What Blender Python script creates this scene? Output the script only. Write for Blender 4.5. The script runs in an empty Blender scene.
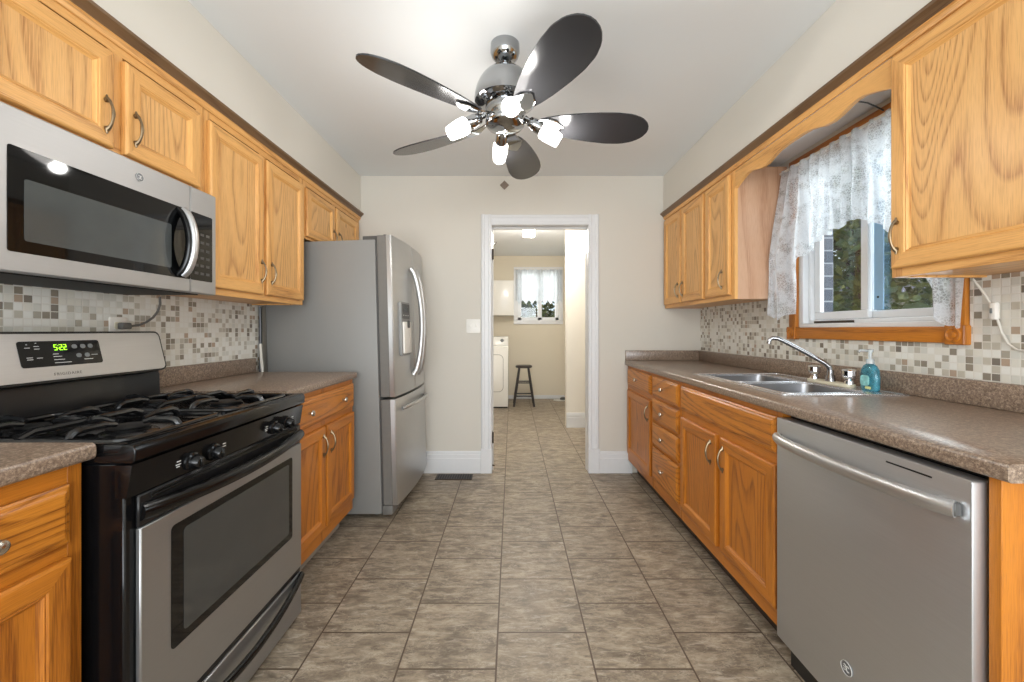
import bpy, bmesh, math, random
from mathutils import Vector, Matrix
random.seed(7)
C = bpy.context.scene.collection
SC = bpy.context.scene
PI = math.pi

# ------------------------------------------------------------------ camera, world, light, exposure
EYE = 1.173
cam_d = bpy.data.cameras.new('camera'); cam = bpy.data.objects.new('camera', cam_d); C.objects.link(cam)
cam.location = (0, 0, EYE); cam.rotation_euler = (PI/2, 0, 0)
cam_d.sensor_width = 36; cam_d.lens = 405/1024*36; cam_d.shift_y = -11/1024; cam_d.clip_start = .05
SC.camera = cam
SC.view_settings.view_transform = 'Standard'; SC.view_settings.look = 'None'
SC.view_settings.gamma = 1; SC.view_settings.use_curve_mapping = False
SC.view_settings.exposure = -0.07
W = bpy.data.worlds.new('sky'); SC.world = W; W.use_nodes = True
W.node_tree.nodes['Background'].inputs[0].default_value = (.80, .90, 1, 1)
W.node_tree.nodes['Background'].inputs[1].default_value = 1.25

def lamp(name, kind, loc, energy, color=(1, 1, 1), rot=(0, 0, 0), **kw):
    d = bpy.data.lights.new(name, kind); d.energy = energy; d.color = color
    for k, v in kw.items(): setattr(d, k, v)
    o = bpy.data.objects.new(name, d); o.location = loc; o.rotation_euler = rot; C.objects.link(o)
    return o
lamp('sun', 'SUN', (-6, 3, 8), 3.2, (1, .93, .8), (math.radians(-15), math.radians(-50), 0), angle=.02)
# added fill light behind the camera, tilted up towards the ceiling
lamp('rear_fill', 'AREA', (0, -2.2, 1.25), 150, (.92, .965, 1), (PI/2+math.radians(36), 0, 0), shape='RECTANGLE', size=2.7, size_y=2.1)
# daylight of the kitchen window
lamp('window_daylight', 'AREA', (2.45, 1.85, 1.75), 50, (.92, .97, 1), (0, PI/2, 0), shape='RECTANGLE', size=1.5, size_y=1.6)

lamp('laundry_daylight', 'AREA', (.45, 7.35, 1.85), 14, (1, .98, .94), (-PI/2, 0, 0), shape='RECTANGLE', size=.9, size_y=1.0)

# ------------------------------------------------------------------ helpers
def srgb(r, g, b):
    f = lambda c: (c/255/12.92) if c/255 <= .04045 else ((c/255+.055)/1.055)**2.4
    return (f(r), f(g), f(b), 1)

class N:
    """small node graph helper"""
    def __init__(s, name):
        s.m = bpy.data.materials.new(name); s.m.use_nodes = True
        s.t = s.m.node_tree; s.b = s.t.nodes['Principled BSDF']; s.out = s.t.nodes['Material Output']
    def n(s, typ, **kw):
        x = s.t.nodes.new(typ)
        for k, v in kw.items(): setattr(x, k, v)
        return x
    def link(s, a, b): s.t.links.new(a, b)
    def set(s, x, i, v):
        if isinstance(v, bpy.types.NodeSocket): s.link(v, x.inputs[i])
        else: x.inputs[i].default_value = v
    def math(s, op, a, b=0.0, c=None):
        x = s.n('ShaderNodeMath', operation=op); s.set(x, 0, a); s.set(x, 1, b)
        if c is not None: s.set(x, 2, c)
        return x.outputs[0]
    def vmath(s, op, a, b=(0, 0, 0)):
        x = s.n('ShaderNodeVectorMath', operation=op); s.set(x, 0, a); s.set(x, 1, b); return x.outputs[0]
    def obj(s): return s.n('ShaderNodeTexCoord').outputs['Object']
    def rnd(s): return s.n('ShaderNodeObjectInfo').outputs['Random']
    def noise(s, vec, scale, detail=2, rough=.5, dist=0):
        x = s.n('ShaderNodeTexNoise'); s.link(vec, x.inputs['Vector'])
        x.inputs['Scale'].default_value = scale; x.inputs['Detail'].default_value = detail
        x.inputs['Roughness'].default_value = rough; x.inputs['Distortion'].default_value = dist
        return x.outputs['Fac']
    def ramp(s, fac, stops, interp='LINEAR'):
        x = s.n('ShaderNodeValToRGB'); s.link(fac, x.inputs[0]); x.color_ramp.interpolation = interp
        e = x.color_ramp.elements
        while len(e) < len(stops): e.new(.5)
        for el, (p, c) in zip(e, stops): el.position = p; el.color = c
        return x.outputs[0]
    def mix(s, fac, a, b, mode='MIX'):
        x = s.n('ShaderNodeMix', data_type='RGBA', blend_type=mode)
        s.set(x, 'Factor' if False else 0, fac); s.set(x, 6, a); s.set(x, 7, b); return x.outputs[2]
    def bump(s, h, strength=.2, dist=.001):
        x = s.n('ShaderNodeBump'); x.inputs['Strength'].default_value = strength; x.inputs['Distance'].default_value = dist
        s.link(h, x.inputs['Height']); s.link(x.outputs[0], s.b.inputs['Normal'])
    def base(s, c): s.set(s.b, 'Base Color', c)
    def rough(s, c): s.set(s.b, 'Roughness', c)

def plain(name, col, rough=.5, metal=0, spec=.5, grain=0.0, gscale=40, emit=0, coat=0, **kw):
    g = N(name); c = srgb(*col)
    if grain:
        f = g.noise(g.obj(), gscale, 3)
        lo = tuple(v*(1-grain) for v in c[:3])+(1,); hi = tuple(min(1, v*(1+grain)) for v in c[:3])+(1,)
        g.base(g.ramp(f, [(.3, lo), (.7, hi)]))
    else: g.base(c)
    g.rough(rough); g.b.inputs['Metallic'].default_value = metal
    g.b.inputs['Specular IOR Level'].default_value = spec
    g.b.inputs['Coat Weight'].default_value = coat
    if emit:
        g.b.inputs['Emission Color'].default_value = c; g.b.inputs['Emission Strength'].default_value = emit
    for k, v in kw.items(): g.b.inputs[k].default_value = v
    return g.m

def oak(name, axis, light, mid, dark, n_lines=11, rough=.36, cath=4.2, amt=.62, stretch=.085):
    """oak: contour lines of a noise stretched along the grain, broken up by fine dark pores"""
    g = N(name)
    st = {'x': (stretch, 1, 1), 'y': (1, stretch, 1), 'z': (1, 1, stretch)}[axis]
    st2 = {'x': (.03, 1, 1), 'y': (1, .03, 1), 'z': (1, 1, .03)}[axis]
    sh = g.math('MULTIPLY', g.rnd(), 23.0)
    cx = g.n('ShaderNodeCombineXYZ'); [g.link(sh, cx.inputs[i]) for i in range(3)]
    v = g.vmath('ADD', g.obj(), cx.outputs[0])
    vs = g.vmath('MULTIPLY', v, st); vf = g.vmath('MULTIPLY', v, st2)
    big = g.noise(vs, cath, 1.3, .45, .3)
    ring = g.math('FRACT', g.math('MULTIPLY', big, float(n_lines)))
    band = g.ramp(ring, [(0, (.2,)*3+(1,)), (.45, (.08,)*3+(1,)), (.72, (.55,)*3+(1,)), (.88, (1,)*3+(1,)), (1, (.25,)*3+(1,))])
    pore = g.ramp(g.noise(vf, 330, 2, .65), [(.42, (1, 1, 1, 1)), (.60, (0, 0, 0, 1))])
    pore2 = g.ramp(g.noise(vf, 620, 1, .6), [(.34, (1, 1, 1, 1)), (.50, (0, 0, 0, 1))])
    blot = g.noise(vs, 22, 3, .6)
    col = g.mix(blot, light, mid)
    f = g.math('ADD', g.math('MULTIPLY', g.math('MULTIPLY', band, g.math('ADD', g.math('MULTIPLY', pore, .75), .35)), amt), g.math('MULTIPLY', pore2, .22))
    col = g.mix(f, col, dark)
    g.base(col); g.rough(rough); g.bump(pore, .10, .0005)
    return g.m

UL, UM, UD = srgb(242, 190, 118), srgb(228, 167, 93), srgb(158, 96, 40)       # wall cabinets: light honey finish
BL, BM, BD = srgb(210, 134, 44), srgb(188, 110, 30), srgb(114, 56, 10)         # base cabinets: darker, more saturated amber
M = {}
for ax in 'xyz':
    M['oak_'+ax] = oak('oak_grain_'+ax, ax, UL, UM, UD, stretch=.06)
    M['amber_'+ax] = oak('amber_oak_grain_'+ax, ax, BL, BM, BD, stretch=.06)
M['oak_panel'] = oak('oak_panel', 'z', srgb(242, 194, 128), srgb(230, 174, 104), srgb(158, 98, 46), 32, amt=.66, cath=3.2, stretch=.16)
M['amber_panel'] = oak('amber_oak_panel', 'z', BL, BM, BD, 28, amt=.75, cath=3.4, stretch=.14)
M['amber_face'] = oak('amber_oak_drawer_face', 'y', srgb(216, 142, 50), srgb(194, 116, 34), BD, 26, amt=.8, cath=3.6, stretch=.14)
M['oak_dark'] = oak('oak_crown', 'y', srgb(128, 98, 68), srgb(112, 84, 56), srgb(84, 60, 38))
M['oak_window_lit'] = oak('oak_side_window_lit', 'z', srgb(214, 176, 146), srgb(202, 158, 126), srgb(170, 120, 86), 9, .3)  # cabinet side by the window: its pinkish window light is painted into the oak

def wall_paint(name, col, rough=.75):
    g = N(name); c = srgb(*col)
    f = g.noise(g.obj(), 1.6, 2); g.base(g.ramp(f, [(.2, tuple(x*.97 for x in c[:3])+(1,)), (.8, c)]))
    g.rough(rough); g.bump(g.noise(g.obj(), 420, 3), .08, .0008); g.b.inputs['Specular IOR Level'].default_value = .3
    return g.m
M['wall'] = wall_paint('greige_wall_paint', (212, 206, 195))
M['soffit'] = wall_paint('soffit_cream_paint', (226, 221, 211))
M['ceiling'] = wall_paint('ceiling_white_paint', (236, 238, 238), .85)
M['laundry'] = wall_paint('laundry_cream_paint', (224, 214, 194))
M['pillar'] = wall_paint('offwhite_paint', (236, 230, 218))
M['white_trim'] = plain('white_semigloss', (222, 222, 222), .35, grain=.01)
M['white_enamel'] = plain('white_enamel', (238, 236, 230), .25, grain=.01)
M['vinyl'] = plain('white_vinyl', (232, 234, 236), .35, grain=.01)
M['sky_lit_sash'] = plain('sky_tinted_aluminium', (150, 190, 222), .4, grain=.02)  # blue of the sky light painted into the sash stile's colour
M['underside'] = wall_paint('soffit_underside_white', (236, 238, 240))

def tile_floor():
    g = N('stone_look_floor_tile')
    sep = g.n('ShaderNodeSeparateXYZ'); g.link(g.obj(), sep.inputs[0])
    u = g.math('ADD', sep.outputs[1], -1.57+.338*20); v = g.math('ADD', sep.outputs[0], .055+.341*11)
    cmb = g.n('ShaderNodeCombineXYZ'); g.link(u, cmb.inputs[0]); g.link(v, cmb.inputs[1])
    br = g.n('ShaderNodeTexBrick'); br.offset = .5; br.offset_frequency = 2; br.squash = 1
    g.link(cmb.outputs[0], br.inputs['Vector'])
    for k, val in (('Color1', (0, 0, 0, 1)), ('Color2', (1, 1, 1, 1)), ('Mortar', (.5, .5, .5, 1)), ('Scale', 1.0), ('Mortar Size', .0034),
                   ('Mortar Smooth', .15), ('Bias', 0.0), ('Brick Width', .338), ('Row Height', .341)):
        br.inputs[k].default_value = val
    rv = g.math('MULTIPLY', br.outputs['Color'], 37.0)
    off = g.n('ShaderNodeCombineXYZ'); g.link(rv, off.inputs[2]); g.link(rv, off.inputs[0])
    p = g.vmath('ADD', g.obj(), off.outputs[0])
    p2 = g.vmath('MULTIPLY', p, (1, 2.3, 1))
    n1 = g.noise(p2, 9, 7, .68, .35)
    n2 = g.noise(g.vmath('MULTIPLY', p, (.8, 3.2, 1)), 16, 5, .7, .6)
    n3 = g.noise(p, 3.0, 2, .5)
    n4 = g.noise(p2, 120, 3, .7)
    col = g.ramp(n1, [(.33, srgb(92, 81, 69)), (.45, srgb(134, 121, 104)), (.55, srgb(166, 151, 130)), (.68, srgb(202, 187, 164))])
    col = g.mix(g.ramp(n2, [(.54, (0, 0, 0, 1)), (.66, (.85, .85, .85, 1))]), col, srgb(206, 194, 177))
    col = g.mix(g.ramp(n2, [(.34, (.85, .85, .85, 1)), (.45, (0, 0, 0, 1))]), col, srgb(84, 72, 60))
    n5 = g.noise(g.vmath('MULTIPLY', p, (1, 1.9, 1)), 5.5, 7, .66, .5)
    vn = g.ramp(g.math('ABSOLUTE', g.math('SUBTRACT', n5, .5)), [(0, (1, 1, 1, 1)), (.016, (0, 0, 0, 1))])
    col = g.mix(g.math('MULTIPLY', vn, .55), col, srgb(206, 193, 172))
    n6 = g.noise(g.vmath('MULTIPLY', p, (1, 2.1, 1)), 6.5, 7, .68, .4)
    vd = g.ramp(g.math('ABSOLUTE', g.math('SUBTRACT', n6, .47)), [(0, (1, 1, 1, 1)), (.013, (0, 0, 0, 1))])
    col = g.mix(g.math('MULTIPLY', vd, .6), col, srgb(82, 70, 58))
    col = g.mix(g.math('MULTIPLY', n4, .35), col, srgb(104, 93, 81))
    col = g.mix(g.math('MULTIPLY', n3, .25), col, srgb(150, 137, 120))
    col = g.mix(g.math('MULTIPLY', br.outputs['Color'], .12), col, srgb(164, 151, 134))
    col = g.mix(br.outputs['Fac'], col, srgb(88, 72, 58))
    g.base(col); g.rough(g.ramp(n1, [(.2, (.36,)*3+(1,)), (.8, (.5,)*3+(1,))]))
    h = g.math('SUBTRACT', g.math('MULTIPLY', n1, .25), br.outputs['Fac'])
    g.bump(h, .35, .0015); g.b.inputs['Specular IOR Level'].default_value = .42
    return g.m
M['floor'] = tile_floor()

def mosaic():
    g = N('glass_mosaic_tile')
    P = .0252
    v = g.vmath('MULTIPLY', g.obj(), (0, 1/P, 1/P))
    cell = g.vmath('FLOOR', v); fr = g.vmath('FRACTION', v)
    wn = g.n('ShaderNodeTexWhiteNoise', noise_dimensions='3D'); g.link(cell, wn.inputs['Vector'])
    col = g.ramp(wn.outputs['Value'], [(0, srgb(234, 233, 226)), (.34, srgb(226, 223, 212)), (.55, srgb(216, 215, 206)), (.66, srgb(196, 190, 176)),
                 (.77, srgb(172, 166, 152)), (.87, srgb(148, 139, 124)), (.94, srgb(180, 160, 140)), (.975, srgb(132, 124, 113))], 'CONSTANT')
    sep = g.n('ShaderNodeSeparateXYZ'); g.link(fr, sep.inputs[0])
    def edge(o): return g.math('ABSOLUTE', g.math('SUBTRACT', o, .5))
    e = g.math('MAXIMUM', edge(sep.outputs[1]), edge(sep.outputs[2]))
    gm = g.math('GREATER_THAN', e, .445)
    col = g.mix(gm, col, srgb(222, 219, 210))
    g.base(col); g.rough(g.math('ADD', g.math('MULTIPLY', gm, .5), .16))
    g.bump(g.math('MULTIPLY', g.ramp(e, [(.38, (1, 1, 1, 1)), (.47, (0, 0, 0, 1))]), 1.0), .4, .001)
    return g.m
M['mosaic'] = mosaic()

def laminate():
    g = N('speckled_brown_laminate')
    n1 = g.noise(g.obj(), 130, 4, .75); n2 = g.noise(g.obj(), 45, 3, .6); n3 = g.noise(g.obj(), 240, 2, .6)
    col = g.ramp(n1, [(.34, srgb(84, 66, 54)), (.44, srgb(122, 102, 86)), (.53, srgb(146, 126, 108)), (.64, srgb(188, 168, 148))])
    col = g.mix(g.ramp(n3, [(.57, (0, 0, 0, 1)), (.66, (.8, .8, .8, 1))]), col, srgb(74, 57, 46))
    col = g.mix(g.math('MULTIPLY', n2, .35), col, srgb(138, 120, 106))
    g.base(col); g.rough(.28); g.b.inputs['Specular IOR Level'].default_value = .75; return g.m
M['laminate'] = laminate()

def steel(name, axis, col=(204, 204, 204), rough=.36, met=.92):
    g = N(name); st = {'y': (1, .012, 1), 'z': (1, 1, .012)}[axis]
    f = g.noise(g.vmath('MULTIPLY', g.obj(), st), 500, 2)
    c = srgb(*col); g.base(g.ramp(f, [(.3, tuple(x*.94 for x in c[:3])+(1,)), (.7, c)]))
    g.rough(g.ramp(f, [(.2, (rough-.04,)*3+(1,)), (.8, (rough+.06,)*3+(1,))]))
    g.b.inputs['Metallic'].default_value = met; g.bump(f, .03, .0003)
    return g.m
M['steel'] = steel('brushed_stainless', 'y')
M['range_steel'] = steel('range_stainless', 'y', (176, 177, 178), .38)
M['micro_steel'] = steel('microwave_stainless', 'y', (190, 190, 190), .5, .9)
M['door_steel'] = steel('satin_stainless', 'y', (206, 208, 210), .42, .92)
M['steel_v'] = steel('brushed_stainless_upright', 'z', (196, 196, 195), .38)
M['sink_steel_shaded'] = steel('sink_stainless_shaded', 'y', (150, 150, 152), .3)  # bowls: same steel as the rim, painted darker for the shade inside
M['rim_steel_lit'] = steel('sink_rim_stainless_lit', 'y', (228, 228, 230), .25)  # rim: lighter copy of the sink steel, bright highlight put into the colour
M['faucet_metal'] = plain('faucet_chrome', (158, 158, 160), .18, 1)
M['chrome'] = plain('chrome', (214, 214, 216), .07, 1)
M['fan_chrome'] = plain('smoked_chrome', (170, 172, 174), .06, 1)
M['pewter'] = plain('antique_pewter', (138, 122, 98), .36, 1, grain=.1, gscale=120)
M['nickel'] = plain('satin_nickel', (200, 192, 180), .25, 1)
M['grey_side'] = plain('grey_painted_steel', (136, 135, 132), .45, grain=.02, gscale=300)
M['door_side'] = plain('door_side_grey', (112, 109, 104), .45, grain=.03)
M['dark_grey'] = plain('dark_grey_plastic', (78, 77, 75), .45, grain=.03)
M['black_gloss'] = plain('black_enamel', (13, 13, 14), .16, spec=.35)
M['black_satin'] = plain('black_satin', (22, 22, 23), .3)
M['black_matte'] = plain('black_matte', (18, 18, 18), .6, grain=.1)
M['cast_iron'] = plain('black_cast_iron', (24, 24, 25), .2, spec=.6, grain=.15, gscale=200)
M['black_glass'] = plain('black_glass', (10, 11, 12), .04, spec=.4)
M['oven_glass'] = plain('smoked_oven_glass', (62, 63, 62), .06, spec=.6, grain=.05, gscale=8)
M['micro_glass'] = plain('microwave_screen_glass', (74, 78, 78), .07, spec=.6, grain=.06, gscale=12)
M['dark_strip'] = plain('dark_toe_kick', (58, 48, 40), .6, grain=.1)
M['grey_strip'] = plain('grey_toe_kick', (150, 146, 140), .6, grain=.05)
M['white_plastic'] = plain('white_plastic', (236, 232, 224), .35, grain=.01)
M['ivory_plate'] = plain('ivory_plate', (222, 214, 190), .3, grain=.02)
M['grey_cord'] = plain('grey_cord', (96, 94, 90), .5, grain=.03)
M['pale_cord'] = plain('pale_cord', (214, 210, 200), .5, grain=.03)
M['blade'] = plain('dark_gloss_blade', (52, 52, 54), .2, grain=.06, gscale=6)
M['bronze'] = plain('oil_bronze', (70, 56, 44), .4, .7, grain=.1)
M['tan_ornament'] = plain('tan_brown', (128, 112, 98), .5, grain=.1)
M['label_white'] = plain('white_marking', (214, 214, 210), .5)
M['logo_grey'] = plain('logo_grey', (128, 130, 134), .35, .6)
M['mesh_lines'] = plain('grey_lettering', (112, 110, 106), .5)
M['green_led'] = plain('green_led', (170, 255, 40), .4, emit=2.2)
M['grey_button'] = plain('grey_button', (120, 124, 124), .4)
M['lamp_glass'] = plain('lit_frosted_glass', (255, 251, 246), .3, emit=8)
M['diffuser'] = plain('lit_diffuser', (255, 244, 224), .4, emit=10)
M['stool_black'] = plain('black_painted_wood', (44, 37, 33), .4, grain=.15, gscale=30)
M['teal_soap'] = plain('teal_soap', (96, 190, 214), .12, grain=.5, gscale=38, **{'Transmission Weight': .7})
M['clear_plastic'] = plain('clear_plastic', (226, 234, 236), .1, **{'Transmission Weight': .6})
M['soap_label'] = plain('aqua_label', (150, 214, 214), .4, grain=.25, gscale=60)
M['yellow_spot'] = plain('pale_yellow_label', (226, 228, 160), .4)
M['bark'] = plain('bark', (74, 62, 50), .9, grain=.3)
M['lawn'] = plain('lawn_grass', (86, 112, 58), .9, grain=.3, gscale=8)
M['house_wall'] = plain('house_wall', (178, 170, 160), .8, grain=.05)
M['house_roof'] = plain('house_roof', (104, 104, 122), .8, grain=.15, gscale=20)

def leaf_mat(name, a, b, c):
    g = N(name)
    f = g.noise(g.obj(), 3.0, 6, .7)
    g.base(g.ramp(f, [(.34, srgb(*a)), (.5, srgb(*b)), (.66, srgb(*c))])); g.rough(.5)
    tr = g.n('ShaderNodeBsdfTranslucent'); tr.inputs[0].default_value = srgb(*c)
    mx = g.n('ShaderNodeMixShader'); mx.inputs[0].default_value = .3
    g.link(g.b.outputs[0], mx.inputs[1]); g.link(tr.outputs[0], mx.inputs[2]); g.link(mx.outputs[0], g.out.inputs[0])
    return g.m
M['leaf'] = leaf_mat('tree_leaves', (40, 62, 42), (66, 92, 58), (150, 152, 84))
M['leaf_dark'] = leaf_mat('shrub_leaves', (26, 44, 32), (46, 68, 48), (128, 134, 60))

def lace(name, open_amt, pat=190.0):
    g = N(name); o = g.obj()
    v = g.n('ShaderNodeTexVoronoi', feature='DISTANCE_TO_EDGE'); g.link(o, v.inputs['Vector']); v.inputs['Scale'].default_value = pat*.55
    n = g.noise(o, 14, 4, .6)
    n2 = g.noise(o, pat*4, 1)
    hole = g.math('MULTIPLY', g.ramp(n, [(.42, (1, 1, 1, 1)), (.56, (.25, .25, .25, 1))]), g.ramp(v.outputs[0], [(.04, (.3, .3, .3, 1)), (.14, (1, 1, 1, 1))]))
    hole = g.math('MULTIPLY', g.math('MULTIPLY', hole, g.math('ADD', n2, .5)), open_amt)
    d = g.n('ShaderNodeBsdfDiffuse'); d.inputs[0].default_value = srgb(222, 226, 230)
    t = g.n('ShaderNodeBsdfTranslucent'); t.inputs[0].default_value = srgb(222, 226, 230)
    a = g.n('ShaderNodeMixShader'); a.inputs[0].default_value = .5; g.link(d.outputs[0], a.inputs[1]); g.link(t.outputs[0], a.inputs[2])
    tr = g.n('ShaderNodeBsdfTransparent')
    b = g.n('ShaderNodeMixShader'); g.link(hole, b.inputs[0]); g.link(a.outputs[0], b.inputs[1]); g.link(tr.outputs[0], b.inputs[2])
    g.link(b.outputs[0], g.out.inputs[0]); return g.m
M['lace'] = lace('white_lace', .62)
M['sheer'] = lace('white_sheer', .12, 60)

def glass_mat():
    g = N('window_glass')
    t = g.n('ShaderNodeBsdfTransparent'); t.inputs[0].default_value = (.95, .97, .97, 1)
    gl = g.n('ShaderNodeBsdfGlossy'); gl.inputs['Roughness'].default_value = .02
    m = g.n('ShaderNodeMixShader'); m.inputs[0].default_value = .05
    g.link(t.outputs[0], m.inputs[1]); g.link(gl.outputs[0], m.inputs[2]); g.link(m.outputs[0], g.out.inputs[0]); return g.m
M['glass'] = glass_mat()

def brick_mat():
    g = N('exterior_brick'); sep = g.n('ShaderNodeSeparateXYZ'); g.link(g.obj(), sep.inputs[0])
    c = g.n('ShaderNodeCombineXYZ'); g.link(g.math('ADD', sep.outputs[0], sep.outputs[1]), c.inputs[0]); g.link(sep.outputs[2], c.inputs[1])
    b = g.n('ShaderNodeTexBrick'); g.link(c.outputs[0], b.inputs[0])
    for k, v in (('Color1', srgb(70, 76, 88)), ('Color2', srgb(88, 90, 100)), ('Mortar', srgb(150, 152, 158)), ('Scale', 1.0), ('Mortar Size', .004), ('Brick Width', .2), ('Row Height', .07)):
        b.inputs[k].default_value = v
    g.base(b.outputs[0]); g.rough(.85); return g.m
M['brick'] = brick_mat()

class MB:
    def __init__(s): s.bm = bmesh.new(); s.ms = []; s.k = 0
    def mat(s, key):
        if key not in s.ms: s.ms.append(key)
        s.k = s.ms.index(key); return s
    def _fin(s, faces):
        for f in faces: f.material_index = s.k
    def face(s, pts):
        f = s.bm.faces.new([s.bm.verts.new(p) for p in pts]); f.material_index = s.k; return f
    def box(s, x0, x1, y0, y1, z0, z1, bev=.002, seg=1):
        t = bmesh.new()
        x0, x1 = sorted((x0, x1)); y0, y1 = sorted((y0, y1)); z0, z1 = sorted((z0, z1))
        bmesh.ops.create_cube(t, size=1)
        for v in t.verts: v.co = Vector(((x0+x1)/2+v.co.x*(x1-x0), (y0+y1)/2+v.co.y*(y1-y0), (z0+z1)/2+v.co.z*(z1-z0)))
        if bev: bmesh.ops.bevel(t, geom=t.edges[:], offset=min(bev, .45*min(x1-x0, y1-y0, z1-z0)), segments=seg, affect='EDGES', profile=.5)
        s.merge(t); return s
    def merge(s, t):
        vm = {v: s.bm.verts.new(v.co) for v in t.verts}
        for f in t.faces:
            nf = s.bm.faces.new([vm[v] for v in f.verts]); nf.material_index = s.k
        t.free()
    def prism(s, pts, axis, a0, a1, bev=0):
        t = bmesh.new()
        def P(p, a): return {'x': (a, p[0], p[1]), 'y': (p[0], a, p[1]), 'z': (p[0], p[1], a)}[axis]
        A = [t.verts.new(P(p, a0)) for p in pts]; B = [t.verts.new(P(p, a1)) for p in pts]; n = len(pts)
        fa = t.faces.new(A); fb = t.faces.new(B[::-1])
        for i in range(n): t.faces.new([A[i], B[i], B[(i+1) % n], A[(i+1) % n]])
        bmesh.ops.recalc_face_normals(t, faces=t.faces[:])
        if bev: bmesh.ops.bevel(t, geom=list({e for f in (fa, fb) for e in f.edges}), offset=bev, segments=2, affect='EDGES', profile=.5)
        s.merge(t); return s
    def loft(s, loops, cap0=True, cap1=True, closed=True):
        L = [[s.bm.verts.new(p) for p in lp] for lp in loops]; n = len(L[0]); fs = []
        for a, b in zip(L, L[1:]):
            for i in range(n if closed else n-1):
                fs.append(s.bm.faces.new([a[i], a[(i+1) % n], b[(i+1) % n], b[i]]))
        if cap0: fs.append(s.bm.faces.new(L[0][::-1]))
        if cap1: fs.append(s.bm.faces.new(L[-1]))
        s._fin(fs); return s
    def tube(s, pts, r, seg=8, cap=True, flat=1.0):
        pts = [Vector(p) for p in pts]; n = len(pts)
        rs = r if isinstance(r, (list, tuple)) else [r]*n
        loops = []; ref = None
        for i, p in enumerate(pts):
            d = (pts[min(i+1, n-1)]-pts[max(i-1, 0)]).normalized()
            if ref is None:
                ref = Vector((0, 0, 1)) if abs(d.z) < .9 else Vector((1, 0, 0))
            a = (ref-d*ref.dot(d)).normalized(); b = d.cross(a); ref = a
            loops.append([p+(a*math.cos(2*PI*k/seg)*flat+b*math.sin(2*PI*k/seg))*rs[i] for k in range(seg)])
        return s.loft(loops, cap, cap)
    def lathe(s, prof, c, axis=(0, 0, 1), seg=24, cap0=True, cap1=True):
        ax = Vector(axis).normalized(); u = ax.orthogonal().normalized(); v = ax.cross(u); c = Vector(c)
        loops = [[c+ax*h+(u*math.cos(2*PI*k/seg)+v*math.sin(2*PI*k/seg))*max(r, 1e-5) for k in range(seg)] for r, h in prof]
        return s.loft(loops, cap0, cap1)
    def build(s, name, parent=None, mat=None, smooth=40, origin=None):
        if not s.ms: s.ms = [mat]
        bmesh.ops.recalc_face_normals(s.bm, faces=s.bm.faces[:])
        me = bpy.data.meshes.new(name); off = Vector((0, 0, 0))
        if parent is not None: off = wloc(parent)
        elif origin is not None: off = Vector(origin)
        for v in s.bm.verts: v.co -= off
        s.bm.to_mesh(me); s.bm.free()
        for k in s.ms: me.materials.append(M[k])
        if smooth:
            me.polygons.foreach_set('use_smooth', [True]*len(me.polygons)); me.set_sharp_from_angle(angle=math.radians(smooth))
        o = bpy.data.objects.new(name, me); C.objects.link(o)
        if parent is not None: o.parent = parent
        else: o.location = off
        return o

def wloc(o):
    v = Vector((0, 0, 0))
    while o is not None: v += o.location; o = o.parent
    return v
def thing(name, label, cat, loc, group=None):
    o = bpy.data.objects.new(name, None); C.objects.link(o); o.location = loc; o.empty_display_size = .05
    return tag(o, label, cat, group)
def tag(o, label, cat, group=None):
    o['label'] = label; o['category'] = cat
    if group: o['group'] = group
    return o
def struct(mb, name, mat=None, parent=None, smooth=30):
    o = mb.build(name, parent, mat, smooth)
    if parent is None: o['kind'] = 'structure'
    return o
def rrect(a0, a1, b0, b1, r, n=5):
    pts = []
    for cx, cy, st in ((a1-r, b1-r, 0), (a0+r, b1-r, 90), (a0+r, b0+r, 180), (a1-r, b0+r, 270)):
        for k in range(n+1):
            t = math.radians(st+90*k/n); pts.append((cx+r*math.cos(t), cy+r*math.sin(t)))
    return pts

# ------------------------------------------------------------------ the setting
XW, YB, ZC, YR = 1.559, 3.333, 2.44, -2.3        # side walls, back wall, ceiling, rear wall
DX0, DX1, DZ = -.165, .626, 2.032                # door opening in the back wall
YL = 6.92                                        # far wall of the laundry
struct(MB().box(-1.9, 1.9, YR-.2, YL+.2, -.08, 0, 0), 'floor', 'floor')
struct(MB().box(-1.9, 1.9, YR-.2, YB+.06, ZC, ZC+.1, 0), 'ceiling', 'ceiling')
struct(MB().box(-1.9, 1.9, YB+.061, YL+.2, ZC, ZC+.1, 0), 'ceiling_laundry', 'ceiling')
wl = struct(MB().box(-XW-.14, -XW, YR, YB+.12, 0, ZC, 0), 'wall_left', 'wall')
struct(MB().box(-XW+.0005, -XW+.008, -.6, 2.49, .93, 1.36, 0), 'tile_backsplash', 'mosaic', wl)
# right wall with the window hole
WY0, WY1, WZ0, WZ1 = 1.425, 2.195, 1.185, 2.04
w = MB()
w.box(XW, XW+.1, YR, WY0, 0, ZC, 0).box(XW, XW+.1, WY1, YB+.12, 0, ZC, 0).box(XW, XW+.1, WY0, WY1, 0, WZ0, 0).box(XW, XW+.1, WY0, WY1, WZ1, ZC, 0)
wr = struct(w, 'wall_right', 'wall')
b = MB()
b.box(XW+.1, XW+.21, YR, WY0-.02, 0, ZC, 0).box(XW+.1, XW+.21, WY1+.035, YB+.12, 0, ZC, 0).box(XW+.1, XW+.21, WY0-.02, WY1+.035, 0, WZ0-.01, 0).box(XW+.1, XW+.21, WY0-.02, WY1+.035, WZ1+.02, ZC, 0)
struct(b, 'brick_veneer', 'brick', wr)
t = MB()
TX = XW-.008
t.box(TX, XW-.0005, -.6, 1.372, .93, 1.36, 0).box(TX, XW-.0005, 2.252, YB, .93, 1.36, 0).box(TX, XW-.0005, 1.372, 2.252, .93, 1.126, 0)
struct(t, 'tile_backsplash', 'mosaic', wr)
w = MB().mat('wall')
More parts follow.
